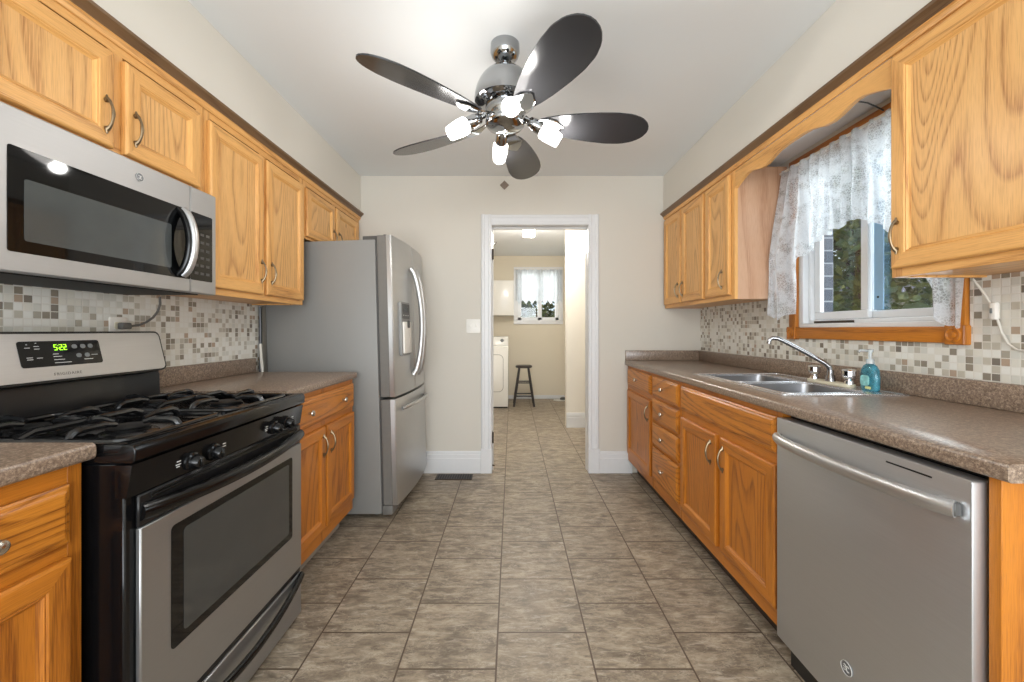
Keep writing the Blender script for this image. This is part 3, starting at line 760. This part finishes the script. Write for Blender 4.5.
# backguard
XG = -1.452
m = MB(); m.mat('black_satin').prism([(-1.53, .914), (-1.440, .914), (-1.442, .995), (-1.450, 1.012), (-1.485, 1.165), (-1.53, 1.167)], 'y', RY0+.002, RY1-.002, .005)
bg = m.build('backguard', t)
A = Vector((-1.408, 0, 1.014)); B = Vector((-1.444, 0, 1.163)); U = (B-A).normalized(); NR = Vector((U.z, 0, -U.x))
def on(v, y, o=0): p = A+U*v+NR*o; return (p.x, y, p.z)
H = (B-A).length
m = MB()
def plate(m, mat, y0, y1, v0, v1, r, o0, o1, n=4):
    m.mat(mat); lp = rrect(y0, y1, v0, v1, r, n)
    m.loft([[on(v, y, o0) for y, v in lp], [on(v, y, o1) for y, v in lp]])
plate(m, 'black_satin', RY0+.002, RY1-.002, 0, H+.006, .022, -.032, -.004)
plate(m, 'steel', RY0+.010, RY1-.012, .006, H-.002, .018, -.0039, .0005)
cs = m.build('console', t)
m = MB(); plate(m, 'black_glass', 1.172, 1.405, .048, .128, .008, .0006, .002); m.build('display', cs)
m = MB()
SEG = {'5': 'afgcd', '2': 'abged'}
def digit(m, ch, y, v, w, h):
    th = .0016
    P = {'a': (y, y+w, v+h-th, v+h), 'd': (y, y+w, v, v+th), 'g': (y, y+w, v+h/2-th/2, v+h/2+th/2), 'f': (y, y+th, v+h/2, v+h), 'e': (y, y+th, v, v+h/2),
         'b': (y+w-th, y+w, v+h/2, v+h), 'c': (y+w-th, y+w, v, v+h/2)}
    for q in SEG[ch]:
        a, b_, c, d = P[q]; m.mat('green_led'); m.loft([[on(c, a, .0021), on(c, b_, .0021), on(d, b_, .0021), on(d, a, .0021)], [on(c, a, .0026), on(c, b_, .0026), on(d, b_, .0026), on(d, a, .0026)]])
digit(m, '5', 1.265, .098, .0085, .018); digit(m, '2', 1.280, .098, .0085, .018); digit(m, '2', 1.292, .098, .0085, .018)
for v in (.103, .111): plate(m, 'green_led', 1.276, 1.2775, v, v+.002, .0005, .0021, .0026, 1)
m.build('clock_digits', cs)
for (y, v) in ((1.324, .108), (1.350, .108), (1.374, .108), (1.332, .078), (1.358, .078)): m = MB(); plate(m, 'grey_button', y-.008, y+.008, v-.007, v+.007, .0065, .0021, .003); m.build('button', cs)
for (y0, y1, v) in ((1.188, 1.202, .108), (1.212, 1.226, .104), (1.212, 1.226, .112), (1.188, 1.204, .078), (1.188, 1.204, .072), (1.214, 1.229, .076), (1.258, 1.274, .086), (1.258, 1.282, .078), (1.258, 1.288, .068), (1.258, 1.306, .058), (1.346, 1.374, .064), (1.372, 1.392, .078), (1.193, 1.197, .118), (1.217, 1.221, .122)):
    m = MB(); plate(m, 'label_white', y0, y1, v-.0009, v+.0009, .0004, .0021, .0025, 1); m.build('display_marking', cs)
def text(body, size, mat, loc, rot, parent, name, ext=.0003, spacing=1.0):
    cu = bpy.data.curves.new(name, 'FONT'); cu.body = body; cu.size = size; cu.extrude = ext; cu.align_x = 'CENTER'; cu.align_y = 'CENTER'; cu.space_character = spacing
    cu.materials.append(M[mat]); tmp = bpy.data.objects.new(name, cu); C.objects.link(tmp); bpy.context.view_layer.update()
    me = bpy.data.meshes.new_from_object(tmp.evaluated_get(bpy.context.evaluated_depsgraph_get())); bpy.data.objects.remove(tmp)
    o = bpy.data.objects.new(name, me); C.objects.link(o); o.parent = parent; o.location = Vector(loc)-wloc(parent); o.rotation_euler = rot
    return o
tilt = math.atan2(U.x, U.z)
o = text('FRIGIDAIRE', .013, 'mesh_lines', on(.022, 1.29, .0009), (0, 0, 0), cs, 'lettering', spacing=1.25)
o.rotation_euler = (Matrix((((0, U.x, NR.x)), ((1, 0, 0)), ((0, U.z, NR.z)))).to_euler())

# ------------------------------------------------------------------ microwave
t = thing('microwave', 'stainless over-the-range microwave with black glass door', 'microwave', (-1.38, 1.28, 1.312))
MY0, MY1, XM = .907, 1.643, -1.200
m = MB(); m.mat('black_satin').box(-XW+.012, XM-.03, MY0+.002, MY1-.002, 1.318, 1.712, .003); m.mat('black_matte').box(-1.53, -1.25, MY0+.03, MY1-.03, 1.312, 1.3175, .001); m.build('body', t)
m = MB(); m.mat('micro_steel').box(XM-.029, XM, MY0, 1.5105, 1.313, 1.712, .004); md = m.build('door', t)
m = MB(); m.mat('black_glass').prism(rrect(.962, 1.5095, 1.362, 1.618, .006, 3), 'x', XM-.001, XM+.0012); m.build('glass', md)
m = MB(); m.mat('micro_glass').prism(rrect(.995, 1.425, 1.392, 1.545, .006, 3), 'x', XM+.0013, XM+.002); m.build('window', md)
pts, rs = [], []
for k in range(19):
    u = k/18; e = math.sin(PI*u)**.6; pts.append((XM+.010+.042*e, 1.466, 1.372+u*.236)); rs.append(.0125)
m = MB(); m.mat('chrome' if False else 'steel').tube(pts, rs, 10, flat=1.0)
m.mat('black_gloss').tube([(p[0]-.013, p[1]-.005, p[2]) for p in pts], .0135, 10); m.build('handle', md)
m = MB(); badge(m, XM+.0004, 1.305, 1.665, 1, .014); m.build('badge', md)
m = MB(); m.mat('micro_steel').box(XM-.029, XM, 1.512, MY1, 1.313, 1.712, .004); pn = m.build('control_panel', t)
m = MB(); m.mat('black_glass').prism(rrect(1.513, 1.620, 1.362, 1.618, .006, 3), 'x', XM-.001, XM+.0012)
m.mat('dark_grey')
for i in range(6):
    for j in range(3): m.box(XM+.0013, XM+.0017, 1.530+j*.028, 1.548+j*.028, 1.385+i*.030, 1.395+i*.030, 0)
m.build('keypad', pn)

# ------------------------------------------------------------------ refrigerator (stands tipped slightly back)
t = thing('refrigerator', 'grey french-door refrigerator with stainless doors and ice dispenser', 'refrigerator', (-1.47, 2.88, .0))
FY0, FY1 = 2.50, 3.25; FYC = (FY0+FY1)/2
m = MB(); m.mat('grey_side').box(-1.508, -.812, FY0, FY1, .018, 1.716, .006, 2)
for yy in (FY0+.06, FY1-.06):
    for xx in (-1.42, -.86): m.lathe([(.022, 0), (.018, .022)], (xx, yy, .0), (0, 0, 1), 12)
m.build('body', t)
XFD = -.712
def fx(y): return XFD+.026*(1-((y-FYC)/(FY1-FYC))**2)
def fdoor(y0, y1, z0, z1, name):
    m = MB(); m.mat('steel_v'); n = 10
    ys = [y0+(y1-y0)*k/n for k in range(n+1)]
    fr_ = [(fx(y), y) for y in ys]; r = .006
    fr_[0] = (fr_[0][0]-r, y0); fr_.insert(1, (fx(y0+r), y0+r)); fr_[-1] = (fr_[-1][0]-r, y1); fr_.insert(-1, (fx(y1-r), y1-r))
    m.prism(fr_+[(-.742, y1), (-.742, y0)], 'z', z0, z1, .003)
    m.mat('door_side').box(-.800, -.7421, y0+.0005, y1-.0005, z0+.001, z1-.001, .003)
    m.mat('dark_grey').box(-.8115, -.8005, y0+.008, y1-.008, z0+.008, z1-.008, .002)
    return m.build(name, t, smooth=25)
d1 = fdoor(FY0+.001, FYC-.002, .738, 1.742, 'door'); d2 = fdoor(FYC+.002, FY1-.001, .738, 1.742, 'door'); d3 = fdoor(FY0+.001, FY1-.001, .07, .724, 'freezer_drawer')
for d, y, q in ((d1, FYC-.035, -1), (d2, FYC+.035, 1)):
    pts, rs = [], []
    for k in range(25):
        u = k/24; e = math.sin(PI*u)**.55
        pts.append((fx(y)+.006+.062*e, y+q*.03*(1-e)-q*.0, .84+u*.74)); rs.append(.0175+.004*(1-e))
    MB().mat('steel_v').tube(pts, rs, 12).build('handle', d)
pts, rs = [], []
for k in range(25):
    u = k/24; e = math.sin(PI*u)**.55; y = FY0+.10+u*(FY1-FY0-.20); pts.append((fx(y)+.004+.05*e, y, .648+.02*e)); rs.append(.013)
MB().mat('steel_v').tube(pts, rs, 12).build('handle', d3)
# dispenser on the near door
q = MB(); yd0, yd1 = 2.585, 2.775; xd = fx(2.68)
q.mat('grey_side').prism(rrect(yd0, yd1, .985, 1.335, .012, 4), 'x', xd-.012, xd+.010, .003); dp = q.build('dispenser', t)
q = MB(); q.mat('dark_grey').prism(rrect(yd0+.014, yd1-.014, 1.225, 1.322, .006, 3), 'x', xd+.0101, xd+.012)
q.mat('label_white')
for k in range(3): q.box(xd+.0121, xd+.0126, yd0+.03+k*.05, yd0+.05+k*.05, 1.245, 1.25, 0)
q.mat('micro_glass').box(xd+.0121, xd+.0126, yd0+.05, yd1-.05, 1.275, 1.30, 0); q.build('control_panel', dp)
q = MB(); q.mat('white_plastic').prism(rrect(yd0+.014, yd1-.014, 1.0, 1.205, .008, 3), 'x', xd+.0101, xd+.022, .003); q.build('recess_cover', dp)
q = MB(); q.mat('dark_grey').box(xd+.0225, xd+.034, 2.665, 2.695, 1.165, 1.215, .004); q.build('paddle', dp)
for yy in (FY0+.03, FY1-.09):
    q = MB(); q.mat('dark_grey').box(-.90, -.74, yy, yy+.06, 1.7165, 1.745, .003).lathe([(.012, 0), (.012, .012)], (-.765, yy+.03, 1.7435), (0, 0, 1), 12); q.build('hinge_cover', t)
q = MB(); q.mat('door_side').box(-.812, -.745, FY0+.005, FY1-.005, .008, .066, .008, 2); q.mat('black_matte')
for k in range(12): q.box(-.7452, -.744, FY0+.08+k*.05, FY0+.11+k*.05, .03, .05, 0)
q.build('kick_grille', t)
t.rotation_euler = (0, math.radians(-1.5), math.radians(-1.6))
t.location = (-1.450, 2.898, .001)
t.location.z += .0

# ------------------------------------------------------------------ ceiling fan
FXC, FYF = -.031, 1.80
t = thing('ceiling_fan', 'chrome ceiling fan with five dark blades and four lit lamps', 'ceiling fan', (FXC, FYF, 2.05))
MB().mat('fan_chrome').lathe([(.064, 2.4395), (.065, 2.405), (.058, 2.385), (.042, 2.370), (.022, 2.364)], (FXC, FYF, 0), (0, 0, 1), 32).build('canopy', t)
MB().mat('fan_chrome').lathe([(.011, 2.366), (.011, 2.336)], (FXC, FYF, 0), (0, 0, 1), 16).build('downrod', t)
prof = [(.022, 2.345)]
for k in range(9):
    a = math.radians(10*k); prof.append((.134*math.sin(a)*.98+.004, 2.195+.145*math.cos(a)))
prof += [(.136, 2.196), (.134, 2.182), (.120, 2.172), (.088, 2.166)]
MB().mat('fan_chrome').lathe(prof, (FXC, FYF, 0), (0, 0, 1), 40).build('motor_housing', t)
MB().mat('fan_chrome').lathe([(.086, 2.1655), (.088, 2.13), (.080, 2.118), (.078, 2.10), (.088, 2.095), (.088, 2.086), (.078, 2.074), (.045, 2.062), (.012, 2.056), (.008, 2.045), (.001, 2.043)], (FXC, FYF, 0), (0, 0, 1), 32).build('switch_housing', t)
def halfw(u):  # blade half width along its length 0..1
    pts_ = [(0, .032), (.06, .045), (.15, .058), (.3, .073), (.5, .086), (.66, .092), (.80, .088), (.90, .072), (.96, .050), (.985, .032), (1, .010)]
    for (a, b_), (c, d) in zip(pts_, pts_[1:]):
        if u <= c: return b_+(d-b_)*(u-a)/(c-a)
    return .01
for k in range(5):
    th = math.radians(6.3+72*k); D = Vector((math.cos(th), math.sin(th), 0)); Pp = Vector((-math.sin(th), math.cos(th), 0))
    pitch = math.radians(16); Q = (Pp*math.cos(pitch)-Vector((0, 0, 1))*math.sin(pitch)); Nn = D.cross(Q).normalized()
    O = Vector((FXC, FYF, 2.094))
    m = MB(); m.mat('blade'); n = 26; loops = []
    outline_t, outline_b = [], []
    for i in range(n+1):
        u = (i/n); u = 1-(1-u)**1.3
        r = .155+u*.505; h = halfw(u); bend = .012*math.sin(PI*u)
        c = O+D*r
        loops.append([c+Q*h+Nn*.003, c-Q*h+Nn*.003, c-Q*h-Nn*.003, c+Q*h-Nn*.003])
    m.loft(loops); bl = m.build('blade', t, smooth=30)
    m = MB(); m.mat('fan_chrome')
    loops = []
    for r, h, dz in ((.082, .018, .018), (.11, .014, .012), (.15, .030, .0), (.19, .044, -.004), (.225, .036, -.0045), (.25, .016, -.0045), (.262, .004, -.0045)):
        c = O+D*r+Vector((0, 0, dz)); thk = .004
        lo = c-Nn*.0032 if r > .14 else c
        loops.append([lo+Q*h, lo-Q*h, lo-Q*h*.9-Nn*thk, lo+Q*h*.9-Nn*thk])
    m.loft(loops); m.build('blade_bracket', bl)
for k in range(4):
    th = math.radians(8+90*k); D = Vector((math.cos(th), math.sin(th), 0)); dn = math.radians(31)
    ax = D*math.cos(dn)-Vector((0, 0, 1))*math.sin(dn); S = Vector((FXC, FYF, 2.122))+D*.088
    m = MB(); m.mat('fan_chrome').lathe([(.012, 0), (.012, .02), (.022, .028), (.027, .05), (.029, .085), (.026, .090)], S, ax, 20); sk = m.build('lamp_socket', t)
    m = MB(); m.mat('lamp_glass').lathe([(.028, .0905), (.036, .098), (.0365, .130), (.030, .182), (.026, .186), (.001, .1865)], S, ax, 24); m.build('lamp_shade', sk)
    lamp('fan_lamp', 'POINT', S+ax*.222, 3.2, (1, .975, .94), shadow_soft_size=.032)

# ------------------------------------------------------------------ kitchen window
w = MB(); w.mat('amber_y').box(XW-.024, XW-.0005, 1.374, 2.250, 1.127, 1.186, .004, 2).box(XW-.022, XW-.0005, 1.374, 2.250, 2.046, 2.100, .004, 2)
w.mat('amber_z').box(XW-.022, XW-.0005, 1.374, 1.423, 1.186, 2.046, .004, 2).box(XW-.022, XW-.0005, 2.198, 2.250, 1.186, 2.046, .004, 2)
for yy in (1.401, 2.222):
    w.box(XW-.032, XW-.0006, yy-.033, yy+.033, 1.122, 1.190, .003)
    w.lathe([(.026, 0), (.026, .003), (.022, .006), (.018, .002), (.012, .002), (.010, .006), (.001, .008)], (XW-.0315, yy, 1.156), (-1, 0, 0), 24)
win = struct(w, 'window_1')
def ring(m, x0, x1, y0, y1, z0, z1, wd, bev=.003):
    m.box(x0, x1, y0, y1, z0, z0+wd, bev).box(x0, x1, y0, y1, z1-wd, z1, bev).box(x0, x1, y0, y0+wd, z0+wd, z1-wd, bev).box(x0, x1, y1-wd, y1, z0+wd, z1-wd, bev)
m = MB(); m.mat('vinyl'); ring(m, XW+.002, XW+.11, WY0, WY1, WZ0, WZ1, .022); ring(m, XW+.03, XW+.10, WY0+.022, WY1-.022, WZ0+.022, WZ1-.022, .018)
m.build('frame', win)
m = MB(); m.mat('vinyl'); ring(m, XW+.048, XW+.072, 1.83, WY1-.042, WZ0+.042, WZ1-.042, .038); s1 = m.build('sash', win)
MB().mat('glass').box(XW+.058, XW+.061, 1.865, WY1-.078, WZ0+.078, WZ1-.078, 0).build('pane', s1)
m = MB(); m.mat('vinyl'); ring(m, XW+.075, XW+.096, WY0+.042, 1.868, WZ0+.042, WZ1-.042, .034)
m.mat('sky_lit_sash').box(XW+.068, XW+.074, 1.775, 1.822, WZ0+.078, WZ1-.078, .002)
m.mat('black_matte').lathe([(.005, 0), (.005, .001)], (XW+.0679, 1.800, WZ0+.135), (-1, 0, 0), 10); s2 = m.build('sash', win)
MB().mat('glass').box(XW+.084, XW+.087, WY0+.076, 1.835, WZ0+.076, WZ1-.076, 0).build('pane', s2)
MB().mat('dark_strip').box(XW+.020, XW+.045, 1.88, 2.12, WZ0+.022, WZ0+.034, .002).build('sash_pull_rail', win)

# lace valance curtain with two tails
def interp(tab, u):
    for (a, b_), (c, d) in zip(tab, tab[1:]):
        if u <= c: return b_+(d-b_)*(u-a)/(c-a)
    return tab[-1][1]
t = thing('lace_curtain', 'white lace swag curtain with long side tails over the sink window', 'curtain', (1.50, 1.81, 1.25))
BOT = [(1.343, 1.18), (1.40, 1.19), (1.445, 1.25), (1.475, 1.42), (1.52, 1.50), (1.60, 1.56), (1.66, 1.60), (1.70, 1.635), (1.78, 1.66), (1.86, 1.65), (1.93, 1.625), (2.00, 1.60), (2.05, 1.575), (2.085, 1.54), (2.10, 1.42), (2.115, 1.26), (2.17, 1.225), (2.23, 1.245), (2.272, 1.27)]
m = MB(); m.mat('lace'); ny, nz = 190, 44; G = []
for j in range(ny+1):
    y = 1.343+(2.272-1.343)*j/ny; zb = interp(BOT, y)+.012*abs(math.sin((y-1.3)*PI/.048))-.004; row = []
    tail = max(0, 1-abs(y-2.2)/.13)
    for i in range(nz+1):
        v = i/nz; z = 2.052+(zb-2.052)*v
        fold = (.010+.012*v)*math.sin(y*92+.9*math.sin(y*13)+v*.6)+.006*math.sin(y*37+2)*v
        x = 1.502+fold-.095*tail*min(1, v*1.6)+.004*math.sin(v*9+y*20)
        row.append(m.bm.verts.new((min(x, 1.532), y+.004*math.sin(v*7+j), z)))
    G.append(row)
for j in range(ny):
    for i in range(nz): m.bm.faces.new([G[j][i], G[j+1][i], G[j+1][i+1], G[j][i+1]])
m.build('lace', t, smooth=180)
MB().mat('white_plastic').tube([(1.505, 1.345, 2.045), (1.505, 2.270, 2.045)], .007, 8).build('curtain_rod', t)
o = MB().mat('black_satin').tube([(1.276, 1.572, 2.030), (1.290, 1.576, 2.040), (1.32, 1.584, 2.062), (1.36, 1.595, 2.073), (1.41, 1.609, 2.076), (1.46, 1.623, 2.068), (1.50, 1.636, 2.060)], [.007, .006, .0035, .003, .003, .003, .003], 6)
tag(o.build('light_wire', origin=(1.4, 1.6, 2.04)), 'thin dark wire arching from the valance board over the lace curtain', 'wire')

# ------------------------------------------------------------------ cords, outlets, switch, small fittings
t = thing('inline_cord_switch', 'pale cord with a white inline switch hanging on the right tiles', 'cord', (1.54, 1.31, 1.06))
cpts = [(1.52, 1.338-.003, 1.340), (1.530, 1.318, 1.30), (1.538, 1.302, 1.258), (1.540, 1.285, 1.208), (1.540, 1.274, 1.165), (1.541, 1.258, 1.13), (1.541, 1.235, 1.112), (1.541, 1.205, 1.11)]
MB().mat('pale_cord').tube(cpts, .0035, 8).build('cord', t)
MB().mat('white_plastic').box(1.527, 1.546, 1.281, 1.300, 1.205, 1.262, .006, 2).build('switch_body', t)
MB().mat('grey_button').box(1.5245, 1.527, 1.287, 1.294, 1.226, 1.242, .001).build('rocker', t)
t = thing('wall_outlet', 'white wall outlet on the tiles above the range', 'outlet', (-1.548, 1.59, 1.16))
MB().mat('white_plastic').prism(rrect(1.556, 1.626, 1.112, 1.224, .006, 3), 'x', -1.5505, -1.546, .001).build('plate', t)
for z in (1.145, 1.190): MB().mat('ivory_plate').prism(rrect(1.574, 1.608, z-.014, z+.014, .008, 3), 'x', -1.5459, -1.544).build('socket', t)
t = thing('power_cord', 'grey cord curving from under the wall cabinet to the wall outlet', 'cord', (-1.53, 1.6, 1.2))
MB().mat('grey_cord').tube([(-1.515, 1.742, 1.316), (-1.513, 1.742, 1.285), (-1.515, 1.732, 1.252), (-1.517, 1.712, 1.226), (-1.52, 1.685, 1.206), (-1.522, 1.655, 1.194), (-1.525, 1.62, 1.188)], .0045, 8).build('cord', t)
MB().mat('grey_cord').box(-1.5435, -1.52, 1.582, 1.622, 1.176, 1.202, .005, 2).build('plug', t)
tag(MB().mat('black_satin').tube([(-1.538, 2.474, 1.318), (-1.537, 2.476, 1.2), (-1.536, 2.477, 1.05), (-1.537, 2.476, .94), (-1.537, 2.476, .70)], .009, 8).build('fridge_cord', origin=(-1.53, 2.445, .7)), 'black cord hanging in the gap beside the refrigerator', 'cord')
tag(MB().mat('pale_cord').tube([(-1.522, 2.450, 1.09), (-1.518, 2.452, 1.0), (-1.512, 2.454, .93), (-1.512, 2.454, .80)], .008, 8).build('pale_conduit', origin=(-1.515, 2.44, .8)), 'short pale conduit rising behind the left counter end', 'conduit')
t = thing('light_switch', 'white double light switch on the back wall left of the doorway', 'light switch', (-.318, YB-.004, 1.20))
sx = -.318
MB().mat('white_plastic').prism(rrect(sx-.057, sx+.057, 1.148, 1.262, .007, 3), 'y', YB-.0065, YB-.0008, .002).build('plate', t)
for q in (-.023, .023): MB().mat('white_plastic').box(sx+q-.006, sx+q+.006, YB-.017, YB-.0067, 1.196, 1.214, .002).build('toggle', t)
o = MB(); o.mat('tan_ornament').prism([(-.062, 2.325), (-.024, 2.363), (-.062, 2.401), (-.100, 2.363)], 'y', YB-.012, YB-.0008, .003)
tag(o.build('wall_hook', origin=(-.064, YB-.001, 2.35)), 'small brown diamond-shaped ornament on the back wall above the door', 'ornament')
t = thing('floor_register', 'dark brown metal floor vent in front of the back wall', 'vent', (-.455, 3.225, 0))
o = MB(); o.mat('bronze').box(-.605, -.315, 3.165, 3.285, .0005, .006, .002); o.mat('black_matte')
for k in range(14): o.box(-.59+k*.0195, -.578+k*.0195, 3.178, 3.272, .0055, .0066, 0)
o.build('grille', t)

# ------------------------------------------------------------------ laundry room
t = thing('clothes_dryer', 'white clothes dryer seen through the doorway', 'dryer', (-.40, 6.38, 0))
m = MB(); m.mat('white_enamel').box(-.735, -.058, 6.07, 6.72, .02, .925, .012, 2); m.mat('black_matte').box(-.72, -.07, 6.085, 6.70, .0005, .02, 0); m.build('body', t)
m = MB(); m.mat('white_enamel').prism([(6.50, .926), (6.50, .94), (6.56, 1.055), (6.62, 1.07), (6.72, 1.07), (6.72, .926)], 'x', -.733, -.060, .006); cb = m.build('control_console', t)
for xx in (-.16, -.35, -.55): MB().mat('grey_button').lathe([(.03, 0), (.024, .018), (.001, .019)], (xx, 6.535, 1.003), (0, -1, .5), 16).build('knob', cb)
m = MB(); m.mat('white_enamel').prism(rrect(-.655, -.135, .25, .80, .07, 6), 'y', 6.058, 6.0695, .004); m.mat('grey_strip').prism(rrect(-.662, -.128, .243, .807, .075, 6), 'y', 6.066, 6.0697); m.build('door', t)
t = thing('laundry_cabinet', 'white wall cabinet above the dryer beyond the doorway', 'cabinet', (-.40, 6.75, 1.41))
m = MB(); m.mat('white_enamel').box(-.85, .03, 6.62, YL-.002, 1.41, 1.985, .003); m.build('body', t)
for x0, x1 in ((-.845, -.413), (-.407, .026)):
    d = MB(); d.mat('white_enamel').box(x0, x1, 6.600, 6.6195, 1.414, 1.981, .004, 2); dd = d.build('door', t)
    q = MB(); q.mat('nickel').lathe([(.006, 0), (.013, .014), (.010, .022)], (-.44 if x0 < -.5 else -.38, 6.5995, 1.46), (0, -1, 0), 12); q.build('knob', dd)
t = thing('bar_stool', 'dark wooden stool against the laundry wall', 'stool', (.185, 6.33, 0))
m = MB(); m.mat('stool_black').lathe([(.115, .585), (.128, .590), (.130, .612), (.118, .622), (.001, .618)], (.185, 6.33, 0), (0, 0, 1), 32); m.build('seat', t)
C4 = [(-1, -1), (1, -1), (1, 1), (-1, 1)]
leg = lambda q, z: Vector((.185+q[0]*(.155-.085*z/.585), 6.33+q[1]*(.155-.085*z/.585), z))
for q in C4: MB().mat('stool_black').tube([leg(q, .0005), leg(q, .3), leg(q, .587)], [.014, .019, .016], 10).build('leg', t)
for i in range(4):
    for z in ((.16, .36) if i % 2 == 0 else (.22, .42)):
        MB().mat('stool_black').tube([leg(C4[i], z), leg(C4[(i+1) % 4], z)], .010, 8).build('rung', t)
LY = 4.55
t = thing('ceiling_light', 'small square lit ceiling light in the laundry room', 'light', (.19, LY, 2.225))
MB().mat('white_enamel').box(.12, .26, LY-.07, LY+.07, ZC-.022, ZC-.0005, .004).box(.178, .202, LY-.012, LY+.012, 2.338, ZC-.022, .002).build('base', t)
MB().mat('diffuser').box(.122, .258, LY-.068, LY+.068, 2.228, 2.336, .012, 3).build('diffuser', t)
lamp('laundry_lamp', 'POINT', (.19, LY, 2.16), 54, (1, .95, .88), shadow_soft_size=.06)
# laundry window
m = MB(); m.mat('white_trim')
for x0, x1, z0, z1 in ((.03, .87, 1.272, 1.342), (.03, .87, 2.178, 2.245), (.03, .102, 1.342, 2.178), (.798, .87, 1.342, 2.178)): m.box(x0, x1, YL-.022, YL-.0005, z0, z1, .004)
w2 = struct(m, 'window_2')
m = MB(); m.mat('vinyl')
for x0, x1, z0, z1 in ((LWX0, LWX1, LWZ0, LWZ0+.05), (LWX0, LWX1, LWZ1-.05, LWZ1), (LWX0, LWX0+.06, LWZ0, LWZ1), (LWX1-.06, LWX1, LWZ0, LWZ1), (.44, .51, LWZ0, LWZ1)): m.box(x0, x1, YL+.02, YL+.07, z0, z1, .004)
sf = m.build('sash', w2)
MB().mat('glass').box(LWX0+.05, LWX1-.05, YL+.043, YL+.047, LWZ0+.04, LWZ1-.04, 0).build('pane', sf)
t = thing('sheer_curtain', 'white sheer half curtain over the laundry window', 'curtain', (.45, 6.88, 1.65))
m = MB(); m.mat('sheer'); G = []
for j in range(121):
    x = .06+.79*j/120; row = []
    for i in range(13):
        v = i/12; z = 2.205-(.56+.03*math.sin(x*60))*v
        row.append(m.bm.verts.new((x, 6.872+.012*math.sin(x*75+1.2*math.sin(x*9)), z)))
    G.append(row)
for j in range(120):
    for i in range(12): m.bm.faces.new([G[j][i], G[j+1][i], G[j+1][i+1], G[j][i+1]])
m.build('fabric', t, smooth=180)
MB().mat('white_plastic').tube([(.05, 6.872, 2.205), (.86, 6.872, 2.205)], .008, 8).build('curtain_rod', t)
t = thing('slipper', 'small white slipper on the laundry floor by the wall corner', 'slipper', (.80, 6.72, 0))
def so(rx, ry, z, dx=0): return [(.80+dx+rx*math.cos(2*PI*k/20), 6.72+ry*math.sin(2*PI*k/20), z) for k in range(20)]
m = MB(); m.mat('white_plastic').loft([so(.11, .045, .001), so(.115, .048, .012), so(.108, .043, .02)]); m.build('sole', t)
m = MB(); m.mat('dark_grey').loft([so(.05, .042, .0205, .045), so(.046, .040, .045, .045), so(.03, .028, .058, .045), so(.01, .01, .06, .045)]); m.build('upper', t)

# ------------------------------------------------------------------ outside the windows
struct(MB().box(1.78, 16, -6, 16, -.4, -.3, 0), 'ground_lawn', 'lawn')
struct(MB().box(-6, 1.78, 7.4, 16, -.4, -.3, 0), 'ground_backyard', 'lawn')
def tree(name, label, cx, cy, z0, z1, rx, ry, nleaf, seed, mat, ls=.11, trunk=True):
    R = random.Random(seed); t = thing(name, label, 'tree' if trunk else 'shrub', (cx, cy, -.3))
    m = MB(); m.mat('bark')
    for k in range(5):
        a = R.random()*6.28; q = .12*(k > 0)
        m.tube([(cx+q*math.cos(a), cy+q*math.sin(a), -.299), (cx+2*q*math.cos(a), cy+2*q*math.sin(a), (z0+z1)*.4), (cx+rx*.5*math.cos(a)*(k > 0), cy+ry*.5*math.sin(a)*(k > 0), z1*.75)], [.09, .06, .02] if k == 0 else [.05, .04, .012], 8)
    m.build('trunk', t)
    m = MB(); m.mat(mat); n = 0
    cl = [(R.uniform(-1, 1), R.uniform(-1, 1), R.uniform(-1, 1), R.uniform(.25, .5)) for _ in range(60)]
    cl = [c for c in cl if c[0]**2+c[1]**2+c[2]**2 < 1]
    for _ in range(nleaf):
        c = R.choice(cl); v = Vector((R.gauss(0, 1), R.gauss(0, 1), R.gauss(0, 1))).normalized()*c[3]*R.random()**.4
        p = Vector((cx+(c[0]+v.x)*rx*.8, cy+(c[1]+v.y)*ry*.8, (z0+z1)/2+(c[2]+v.z)*(z1-z0)*.42))
        a = Vector((R.gauss(0, 1), R.gauss(0, 1), R.gauss(0, .6))).normalized(); b_ = a.orthogonal().normalized(); b_ = (b_*math.cos(n)+a.cross(b_)*math.sin(n)); L = ls*R.uniform(.6, 1.2)
        m.face([p-a*L*.5, p+b_*L*.28, p+a*L*.5, p-b_*L*.28]); n += 1
    o = m.build('foliage', t, smooth=0); o['kind'] = 'stuff'
    return t
tree('garden_tree', 'leafy green tree outside the sink window', 4.4, 4.9, -.2, 5.2, 1.9, 2.6, 16000, 3, 'leaf', .13)
tree('garden_shrub', 'dark green shrub beyond the right sink window pane', 5.4, 1.0, -.3, 2.2, 1.3, 1.2, 6000, 4, 'leaf_dark', .13, False)
tree('garden_shrub', 'green and yellow shrub outside the laundry window',   .5, 8.0, -.3, 2.0, 1.1, .5, 9000, 5, 'leaf_dark', .12, False)
t = thing('neighbor_house', 'grey-roofed house far beyond the sink window', 'house', (10, 9, -.3))
MB().mat('house_wall').box(9, 13, 7, 12, -.3, 1.9, 0).build('house_walls', t)
MB().mat('house_roof').prism([(8.7, 1.9), (13.3, 1.9), (11, 3.3)], 'y', 6.7, 12.3).build('roof', t)
